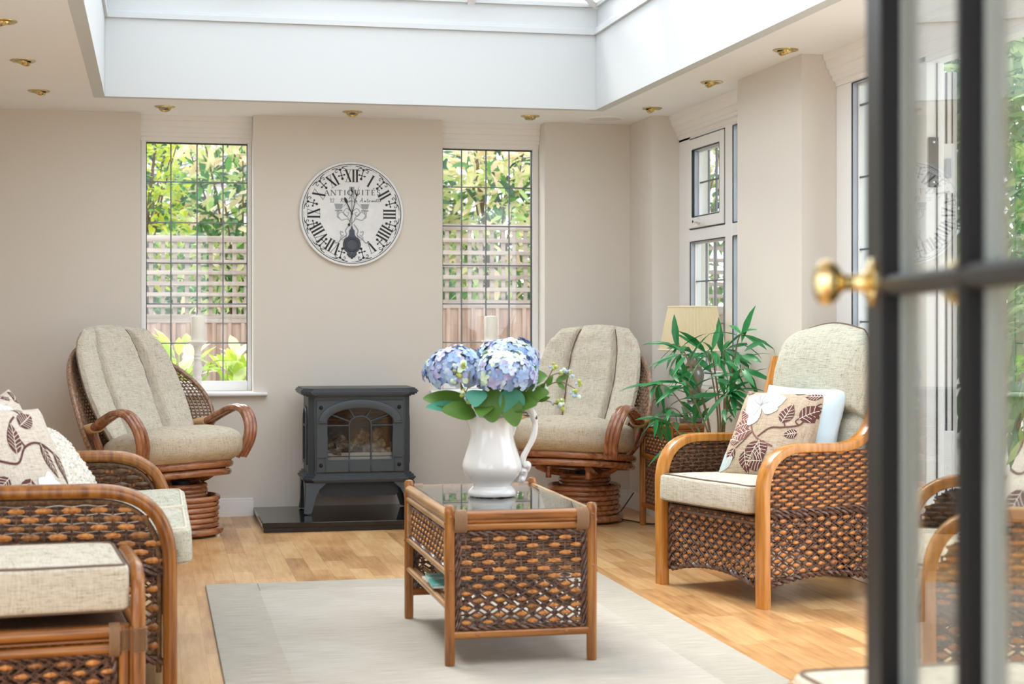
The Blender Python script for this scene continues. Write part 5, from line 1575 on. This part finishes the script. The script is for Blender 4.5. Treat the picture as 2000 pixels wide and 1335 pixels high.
root = empty('table_lamp', (2.83, 8.535, .601)); tag(root, 'table lamp with pewter urn base and pleated cream shade', 'lamp')
mb = MB(); mb.lathe([(0, 0), (.068, 0), (.07, .006), (.07, .022), (.064, .028), (.06, .03), (.055, .05), (.045, .058), (.046, .064), (.04, .075), (.032, .09), (.026, .105), (.028, .112), (.034, .118), (.03, .125), (.036, .15), (.052, .2), (.062, .24), (.064, .26), (.056, .285), (.05, .29), (.052, .298), (.044, .302), (.032, .318), (.024, .34), (.026, .352), (.02, .358), (.012, .36), (.012, .40), (0, .40)], 36)
mb.build('base', mat('brushed_pewter', '8E8A86', .28, .85), root)
ms = mat('pleated_cream_shade', 'F4E8CC', .85); t = NT(ms); ob = t.n('ShaderNodeBsdfTranslucent'); ob.inputs[0].default_value = hexc('FBEFD0')
mx = t.n('ShaderNodeMixShader'); mx.inputs[0].default_value = .6; t.l(t.b.outputs[0], mx.inputs[1]); t.l(ob.outputs[0], mx.inputs[2]); t.l(mx.outputs[0], [x for x in t.t.nodes if x.type == 'OUTPUT_MATERIAL'][0].inputs[0])
mb = MB()
npl = 52
def SH(a, b):
    w = 2*math.pi*a; r_ = .178+(.128-.178)*b; saw = (a*npl) % 1
    r_ += .006*(1-saw)-.003; return (r_*math.cos(w), r_*math.sin(w), .385+.236*b)
mb.grid(SH, npl*4, 8, 0, cu=True); mb.build('lamp_shade', ms, root)
M['shadetrim'] = mat('cream_shade_trim', 'EDE0C2', .7)
for r_, z in ((.180, .388), (.1295, .618)): mb = MB(); mb.tube([(r_*math.cos(2*math.pi*i/48), r_*math.sin(2*math.pi*i/48), z) for i in range(48)], .005, 6, closed=True); mb.build('shade_trim', M['shadetrim'], root)
mb = MB(); mb.tube([(0, 0, .40), (0, 0, .47)], .014, 10); mb.ell((0, 0, .51), (.03, .03, .045), None, 12, 8); mb.build('bulb', M['candle'], root)
mb = MB(); mb.tube(spline([(2.80, 9.55, .12), (2.70, 9.5, .012), (2.60, 9.32, .006), (2.66, 9.12, .006), (2.74, 8.95, .006), (2.9, 9.02, .02), (2.85, 9.2, .1)], 8), .004, 6)
tag(mb.build('power_cord', mat('dark_flex', '3A3634', .6)), 'thin dark lamp flex trailing across the floor below the side table', 'cord')

# leafy plant in a pot behind the armchair
random.seed(73)
root = empty('potted_plant', (2.70, 7.74, 0)); tag(root, 'tall plant with long drooping green leaves behind the armchair', 'plant')
mb = MB(); mb.lathe([(0, 0), (.095, 0), (.12, .22), (.13, .22), (.13, .25), (.118, .25), (.112, .22), (0, .21)], 24); mb.build('pot', paint('terracotta', 'A8623E', .8, .15), root)
L_BAM = leafmat('willow_fig_leaf', '1E6E38', '3E9656', .3, .22)
st = MB(); lf = MB()
ends = [((-.13, .30), 1.02), ((-.16, .12), .98), ((-.20, .36), .82), ((.02, -.30), 1.08), ((-.02, -.40), .92), ((-.10, -.18), 1.0), ((.05, .05), 1.0), ((-.2, .0), .84), ((.02, .25), .98), ((-.12, .42), .70), ((-.05, -.28), .8), ((-.26, .22), .66)]
for (dx, dy), zz in ends:
    pts = spline([(rnd(-.03, .03), rnd(-.03, .03), .2), (dx*.25+rnd(-.02, .02), dy*.25, .2+(zz-.2)*.55), (dx*.75, dy*.75, zz*.96), (dx, dy, zz)], 8)
    st.tube(pts, [.0065*(1-.7*i/len(pts)) for i in range(len(pts))], 6)
    for i in range(int(len(pts)*.42), len(pts)):
        for q in range(2 if i < len(pts)-1 else 3):
            if rnd(0, 1) < .52: continue
            tdir = (pts[i]-pts[i-1]).normalized()
            w = rnd(0, 2*math.pi); d = (tdir*.5+Vector((math.cos(w)*.55, math.sin(w)*.9, rnd(-.75, .55)))).normalized()
            leaf_card(lf, pts[i], d, Vector((-.3, -.3, 1))+rdir()*.5, rnd(.13, .22), rnd(.024, .036), 0, rnd(.15, .5), 4)
for (p, d) in (((.02, -.27, 1.04), (.1, -.35, .9)), ((-.12, .27, 1.0), (-.1, .2, .9)), ((0, -.05, .98), (-.1, .15, .95)), ((0, -.36, 1.0), (.05, -.8, .3)), ((.0, -.33, .98), (.0, -.9, .0))):
    leaf_card(lf, Vector(p), Vector(d), Vector((-.6, -.6, .6)), .19, .04, 0, .2, 4)
st.build('stem', paint('plant_stem', '8A7A5E', .8, .2), root)
lf.v = [(min(x, .150), y, z) for x, y, z in lf.v]
lf.build('foliage', L_BAM, root)

# ------------------------------------------------------------------ jug and flowers
JR = -math.atan(700/3250)
root = empty('pitcher', (1.18, 5.817, .5205), JR); tag(root, 'white glazed pitcher with scroll handle on the glass table top', 'pitcher')
mw = mat('white_glaze_worn', 'F0F1F1', .1, coat=.6); t = NT(mw)
sepz = t.n('ShaderNodeSeparateXYZ'); t.l(t.coord(), sepz.inputs[0])
nz = t.noise(t.coord(), 45, 3, .7)
k1 = t.math('LESS_THAN', t.math('ADD', sepz.outputs[2], t.math('MULTIPLY', nz, .012)), .0085)
t.base(t.mix(k1, 'DEDFE0', '3E2C2A'))
prof = [(0, .003), (.078, 0), (.084, .003), (.087, .010), (.085, .02), (.076, .029), (.069, .037), (.0705, .046), (.084, .060), (.099, .078), (.1065, .096), (.1075, .108), (.104, .124), (.095, .150), (.085, .18), (.0785, .205), (.0755, .226), (.0755, .246), (.0785, .268), (.0835, .284), (.0815, .287), (.076, .27), (.0725, .245), (.0725, .226), (.078, .2), (.0, .19)]
def jf(p, w):
    z = p.z; dth = math.atan2(math.sin(w-math.pi), math.cos(w-math.pi))
    k = max(0, (z-.215)/.07); g = math.exp(-(dth/.42)**2)
    s_ = 1+.42*k**1.5*g if z > .215 else 1
    zz = z+.030*k*k*g + (.012*k*k*math.exp(-((abs(dth)-math.pi)/.6)**2)) - .006*k*math.exp(-((abs(dth)-1.6)/.6)**2)
    return (p.x*s_, p.y*(s_ if g < .5 else 1+.1*k*g), zz)
mb = MB(); mb.lathe(prof, 72, fn=jf); mb.build('body', mw, root)
mb = MB()
hp = spline([(.066, 0, .215), (.080, 0, .262), (.088, 0, .295), (.105, 0, .316), (.128, 0, .312), (.148, 0, .286), (.154, 0, .25), (.146, 0, .205), (.126, 0, .165), (.112, 0, .138), (.112, 0, .118), (.124, 0, .108), (.125, 0, .094), (.112, 0, .088), (.116, 0, .074), (.106, 0, .062), (.095, 0, .066)], 6)
N = len(hp); mb.tube(hp, [.0158+.004*math.sin(i*.5)*(1 if i > N*.6 else .2)-(.003 if N*.35 < i < N*.6 else 0) for i in range(N)], 12, flat=.85)
mb.ell((.122, 0, .101), (.013, .012, .014), None, 12, 8); mb.ell((.112, 0, .072), (.010, .010, .011), None, 12, 8)
ch = MB(); 
mb.ell((.1545, -.009, .277), (.008, .006, .013), None, 8, 6, 1)
mb.build('handle', [mw, mat('chipped_glaze', '5E4A48', .6)], root)

F_BL = mat('blue_petal', '8CA6D2', .6); F_LB = mat('pale_blue_petal', 'A9C0E0', .6); F_LI = mat('lilac_petal', 'B0AED6', .6); F_GR = mat('green_white_petal', 'CDE0C8', .6); F_WH = mat('white_blue_petal', 'CBD8E8', .6); F_DK = mat('deep_blue_petal', '6C85BE', .6); F_LEAF = leafmat('hydrangea_leaf', '456E2C', '648C3A', .4, .25); F_TEAL = leafmat('teal_leaf', '3E8A74', '5AA890', .4, .25); F_STEM = mat('flower_stem', '6E8048', .6); F_BUD = mat('green_bud', 'A4B04E', .6)
def hydrangea(off, rad, tilt, wts, label, seed, leaves, nfl=130):
    random.seed(seed)
    r_ = empty('hydrangea', (1.18, 5.817, .5205), JR); tag(r_, label, 'flower', 'hydrangeas in the pitcher')
    O = Vector(off); mb = MB()
    for k in range(nfl):
        zc = 1-1.55*(k+.5)/nfl; w = k*2.39996; q = math.sqrt(max(0, 1-zc*zc))
        d = Vector((q*math.cos(w), q*math.sin(w), zc)); d = (d+rdir()*.12).normalized()
        c = O+Vector((d.x*rad[0], d.y*rad[1], d.z*rad[2]))*(rnd(.86, 1.06)+.13*noise.noise(d*2.6+Vector((seed, 0, 0))))
        a = d.orthogonal().normalized(); a = Matrix.Rotation(rnd(0, 6.28), 3, d) @ a; b = d.cross(a)
        u = rnd(0, 1); acc = 0; mi = 0
        ww = list(wts)
        if d.z > .55: ww = wts[-1] if isinstance(wts[-1], (list, tuple)) else wts
        if isinstance(ww[-1], (list, tuple)): ww = ww[:-1]
        for i, wt in enumerate(ww):
            acc += wt
            if u < acc: mi = i; break
        for p in range(4):
            e1 = (a if p % 2 == 0 else b)*(1 if p < 2 else -1); e2 = d.cross(e1)
            L_ = rnd(.018, .027); W_ = L_*rnd(.85, 1.05); up = rnd(.1, .5)
            vs = []
            for (t_, s_) in ((.0, .0), (.45, -.5), (.5, 0), (.45, .5), (.95, -.32), (1.02, 0), (.95, .32)):
                vs.append(c+e1*(L_*t_)+e2*(W_*s_)+d*(L_*(up*t_-.35*t_*t_+.25*abs(s_))))
            mb.add(vs, [[0, 1, 2], [0, 2, 3], [1, 4, 5, 2], [2, 5, 6, 3]], mi if rnd(0, 1) < .85 else (mi+1) % 6, True)
        if k % 3 == 0: mb.ell(c+d*.004, (.0022,)*3, None, 5, 4, 6)
    mb.ell(O+Vector((0, 0, rad[2]*.05)), (rad[0]*.78, rad[1]*.78, rad[2]*.62), None, 14, 8, 7)
    mb.build('flower_head', [F_BL, F_LB, F_LI, F_GR, F_WH, F_DK, F_BUD, F_STEM], r_)
    mb = MB(); mb.tube(spline([(0, 0, .195), (O.x*.25, O.y*.25, .30), (O.x*.8, O.y*.8, O.z-rad[2]*.9), tuple(O)], 6), .005, 7); mb.build('stem', F_STEM, r_)
    for (p, d, L_, W_, mi, up, bend) in leaves:
        lm_ = MB(); leaf_card(lm_, Vector(p), Vector(d), Vector(up), L_, W_, 0, bend, 4); lo = lm_.build('leaf', F_TEAL if mi else F_LEAF, r_)
        sub = lo.modifiers.new('smooth', 'SUBSURF'); sub.levels = 1; sub.render_levels = 2
    return r_
hydrangea((-.128, .0, .448), (.108, .10, .080), 0, (.36, .30, .14, .06, .14), 'left hydrangea head of blue florets in the pitcher', 5,
          [((-.06, -.02, .31), (-1, -.1, .38), .20, .11, 0, (.1, -.6, .7), .25), ((-.06, -.04, .30), (-1, -.2, .18), .19, .085, 1, (0, -.5, .8), .1), ((-.05, -.05, .29), (-.75, -.5, .22), .15, .09, 0, (0, -.7, .5), .2), ((-.02, -.06, .32), (-.15, -.9, .1), .10, .08, 0, (0, -.2, 1), .5)], 150)
hydrangea((.045, -.05, .435), (.108, .095, .085), 0, (.20, .24, .24, .10, .20, (.05, .1, .05, .6, .2, 0)), 'front hydrangea head with a greenish top in the pitcher', 6,
          [((.0, -.075, .30), (.05, -.35, -.75), .0001, .0001, 0, (0, -1, .3), .2), ((-.01, -.05, .40), (.10, -.45, -.95), .155, .115, 0, (0, -1, -.2), .1), ((.05, -.06, .39), (.35, -.4, -.75), .12, .11, 1, (.2, -.9, .3), .6), ((.05, -.05, .37), (.25, -.35, -.8), .14, .09, 0, (.2, -1, .0), .1), ((-.05, -.06, .38), (-.05, -.6, -.25), .09, .085, 1, (0, -.8, .6), .4)], 150)
hydrangea((.055, .07, .475), (.115, .10, .085), 0, (.30, .20, .22, .10, .12, (.2, .25, .1, .3, .15, 0)), 'rear hydrangea head of blue and lilac florets in the pitcher', 7,
          [((.05, -.01, .33), (1, -.25, .38), .17, .10, 0, (.0, -.7, .6), .2), ((.05, -.03, .32), (.8, -.4, .12), .13, .085, 0, (0, -.7, .6), .1), ((.10, .0, .40), (.9, -.3, .35), .11, .09, 0, (0, -.7, .7), .2), ((.11, -.02, .44), (.8, -.5, .5), .06, .05, 0, (0, -.8, .5), .2)], 140)
def sprig(pts_list, label, seed, buds, leaves):
    random.seed(seed)
    r_ = empty('berry_sprig', (1.18, 5.817, .5205), JR); tag(r_, label, 'flower sprig', 'budding sprigs in the pitcher')
    mb = MB()
    for p in pts_list: mb.tube(spline(p, 6), .0022, 5)
    mb.build('stem', mat('sprig_stem', '7A6E4E', .7), r_)
    mb = MB()
    for c, n in buds:
        for k in range(n):
            q = Vector(c)+rdir()*rnd(.004, .016); mb.ell(q, (rnd(.004, .009),)*3, None, 7, 5, random.choice((0, 0, 1, 2)))
    mb.build('bud', [F_BUD, F_GR, F_LB], r_)
    for (p, d, L_) in leaves:
        lm_ = MB(); leaf_card(lm_, Vector(p), Vector(d), Vector((0, -.8, .5)), L_, L_*.5, 0, .2, 4); lm_.build('leaf', F_LEAF, r_)
X = lambda x, y, d=0: ((x-961)/548, d, (968-y)/548)
sprig([[(.03, 0, .2), X(1010, 790), X(1050, 766), X(1090, 745), X(1125, 760)], [X(1050, 766), X(1075, 735), X(1098, 728), X(1112, 735)], [X(1035, 775), X(1062, 752), X(1080, 720)], [X(1030, 795), X(1060, 782), X(1090, 790)]], 'thin budding sprig arching out to the right of the pitcher', 8,
      [(X(1080, 716), 6), (X(1098, 726), 7), (X(1108, 722), 4), (X(1116, 735), 5), (X(1128, 750), 7), (X(1122, 765), 7), (X(1127, 776), 5), (X(1092, 786), 9), (X(1096, 795), 6), (X(1060, 758), 6), (X(1082, 790), 4)],
      [(X(1050, 766), (.4, -.2, .55), .045), (X(1068, 755), (.3, -.2, .6), .045), (X(1085, 748), (.6, -.1, .5), .05), (X(1088, 746), (.5, -.2, -.4), .04), (X(1052, 784), (.6, -.2, .3), .045), (X(1095, 745), (.5, 0, .7), .04)])
sprig([[(-.02, 0, .2), X(925, 800, -.05), X(905, 770, -.08), X(900, 730, -.1)], [X(905, 770, -.08), X(915, 755, -.1), X(920, 722, -.1)]], 'short sprig of green buds at the front left of the bouquet', 9,
      [(X(900, 728, -.1), 9), (X(893, 716, -.1), 8), (X(905, 712, -.1), 8), (X(889, 740, -.1), 5), (X(909, 770, -.09), 8), (X(915, 778, -.09), 6), (X(905, 762, -.09), 5)], [])

# ------------------------------------------------------------------ candlesticks and candles
def candlestick(x, label1, label2):
    r_ = empty('candlestick', (x, 9.93, .7275)); tag(r_, label1, 'candlestick', 'white candlesticks on the sills')
    mb = MB(); mb.lathe([(0, 0), (.052, 0), (.052, .010), (.046, .016), (.034, .026), (.025, .042), (.024, .07), (.027, .078), (.023, .085), (.021, .10), (.028, .125), (.030, .145), (.022, .17), (.0195, .185), (.024, .195), (.020, .203), (.024, .214), (.020, .222), (.0195, .245), (.024, .262), (.028, .27), (0, .27)], 28); mb.build('turned_stem', M['chalk'], r_)
    mb = MB(); mb.lathe([(0, .268), (.026, .268), (.046, .283), (.060, .292), (.058, .297), (.044, .289), (0, .286)], 28); mb.build('dish', M['chalk'], r_)
    r2 = empty('candle', (x, 9.93, .7275+.2865)); tag(r2, label2, 'candle', 'ivory pillar candles')
    mb = MB(); mb.lathe([(0, 0), (.039, 0), (.040, .004), (.040, .152), (.037, .158), (.02, .160), (.004, .156), (0, .156)], 32); mb.build('wax', M['candle'], r2)
    mb = MB(); mb.tube([(0, 0, .155), (.0, 0, .168), (.004, 0, .176)], .0013, 5); mb.build('wick', mat('wick', 'D8D4C8', .8), r2)
candlestick(.252, 'white turned candlestick on the sill of the window left of the clock', 'ivory candle on the left candlestick, against the fence')
candlestick(2.008, 'white turned candlestick behind the hydrangeas on the right-hand sill', 'ivory candle just above the hydrangeas')

# ------------------------------------------------------------------ ceiling fittings
def downlight(x, y, label, tx, ty):
    r_ = empty('downlight', (x, y, H)); tag(r_, label, 'ceiling light', 'brass eyeball downlights')
    mb = MB(); mb.lathe([(.034, -.001), (.038, -.006), (.050, -.007), (.057, -.003), (.058, .0), (.034, .0)], 32); mb.build('bezel', M['brassdim'], r_)
    ax = Vector((tx, ty, -1)).normalized()
    mb = MB(); c = Vector((0, 0, .004))
    for (r0, h0, r1, h1) in ((.036, .0, .036, .010), (.036, .010, .031, .018), (.031, .018, .028, .016), (.028, .016, .022, .0165), (.022, .0165, .019, .013)):
        pass
    mb.lathe([(.037, -.004), (.037, .006), (.034, .014), (.030, .019), (.028, .017), (.026, .019), (.023, .016), (.021, .017), (.018, .012)], 28, (0, 0, 0), 0, ax); mb.build('eyeball', M['brassdim'], r_)
    mb = MB(); mb.lathe([(.0185, .012), (.012, .009), (0, .007)], 20, (0, 0, 0), 0, ax); mb.build('lamp_face', mat('dark_reflector', '6A6A6E', .15, .8), r_)
for x, y, lab, tx, ty in ((.062, 9.575, 'brass eyeball downlight above the left leaded window', 0, -.35), (1.121, 9.575, 'brass eyeball downlight straight above the wall clock', .0, -.35), (2.168, 9.56, 'brass eyeball downlight above the right-hand leaded window', 0, -.15),
                          (2.765, 9.06, 'brass eyeball downlight next to the white ceiling speaker, in front of the corner pier', .5, .1), (2.757, 8.007, 'brass eyeball downlight in front of the window behind the lamp', .5, -.1), (2.75, 6.984, 'brass eyeball downlight nearest the black glazed door', .4, .1),
                          (-.588, 9.053, 'farthest brass eyeball downlight of the three over the sofa side', -.4, .2), (-.592, 8.017, 'middle brass eyeball downlight of the three over the sofa side', -.4, .2), (-.594, 6.979, 'nearest brass eyeball downlight of the three over the sofa side, cut by the photo edge', .3, .2)):
    downlight(x, y, lab, tx, ty)
r_ = empty('ceiling_speaker', (2.634, 9.579, H)); tag(r_, 'flat round white speaker in the ceiling corner', 'speaker')
mb = MB(); mb.lathe([(.098, -.001), (.098, -.007), (.112, -.007), (.118, -.002), (.118, 0)], 40); mb.build('rim', M['ceil'], r_)
mb = MB(); mb.lathe([(0, -.005), (.099, -.005), (.099, 0)], 40); mb.build('grille', paint('grey_white_grille', 'DCDCDE', .7), r_)

# ------------------------------------------------------------------ black glazed door in the foreground
r_ = empty('door_2', (.5916, .9262, 0), R(90-14.005)); tag(r_, 'black glazed door with brass knobs standing open at the right', 'door', kind='structure')
DL, DT, DH = .914, .044, 2.05
gm = [.264, .724, 1.184, 1.644]
def db(mb, a0, a1, z0, z1, y0=-DT, y1=0, bev=.004, mt=0): mb.box(((a0+a1)/2, (y0+y1)/2, (z0+z1)/2), (a1-a0, y1-y0, z1-z0), bev, mt)
TWO = [M['black'], M['palegrey']]
def db2(mb, a0, a1, z0, z1): db(mb, a0, a1, z0, z1, -.022, 0, .003, 0); db(mb, a0, a1, z0, z1, -DT, -.022, .003, 1)
for a0, a1 in ((0, .095), (DL-.095, DL)):
    mb = MB(); db2(mb, a0, a1, .01, DH); mb.build('stile', TWO, r_)
for z0, z1 in ((.01, .22), (DH-.1, DH)):
    mb = MB(); db2(mb, .095, DL-.095, z0, z1); mb.build('rail', TWO, r_)
mb = MB()
ca = .458
def munt(mb, a, b, vert):
    A_ = [(-.011, 0), (-.011, .015), (-.005, .022), (.005, .022), (.011, .015), (.011, 0)]; B_ = [(a_, -b_) for a_, b_ in A_][::-1]
    for pf, mt in ((A_, 0), (B_, 1)):
        if vert: mb.sweep([(a, -.022, .22), (a, -.022, 1), (a, -.022, DH-.1)], pf, (1, 0, 0), mt)
        else: mb.sweep([(.095, -.022, b), (.45, -.022, b), (DL-.095, -.022, b)], [(q_a, -q_b) for q_a, q_b in pf], (0, 0, 1), mt)
munt(mb, ca, 0, True)
mb.build('vertical_glazing_bar', TWO, r_)
for z in gm[0:]:
    mb = MB(); munt(mb, 0, z, False); mb.build('glazing_bar', TWO, r_)
for a0, a1 in ((.095, ca-.011), (ca+.011, DL-.095)):
    zs_ = [.22]+gm+[DH-.1]
    for k in range(len(zs_)-1):
        mb = MB(); db(mb, a0, a1, zs_[k]+(.0 if k == 0 else .011), zs_[k+1]-(.011 if k < len(zs_)-2 else 0), -.024, -.020, .0003); mb.build('pane', M['doorglass'], r_)
for sgn_, y0 in ((1, 0), (-1, -DT)):
    mb = MB(); ax = (0, sgn_, 0)
    mb.lathe([(0, 0), (.028, 0), (.028, .003), (.024, .006), (.014, .009), (.010, .014), (.009, .030), (.012, .036), (.020, .040), (.0255, .047), (.0265, .054), (.024, .061), (.016, .066), (.006, .068), (0, .068)], 36, (.867, y0, 1.188), 0, ax); mb.build('knob', M['brass'], r_)
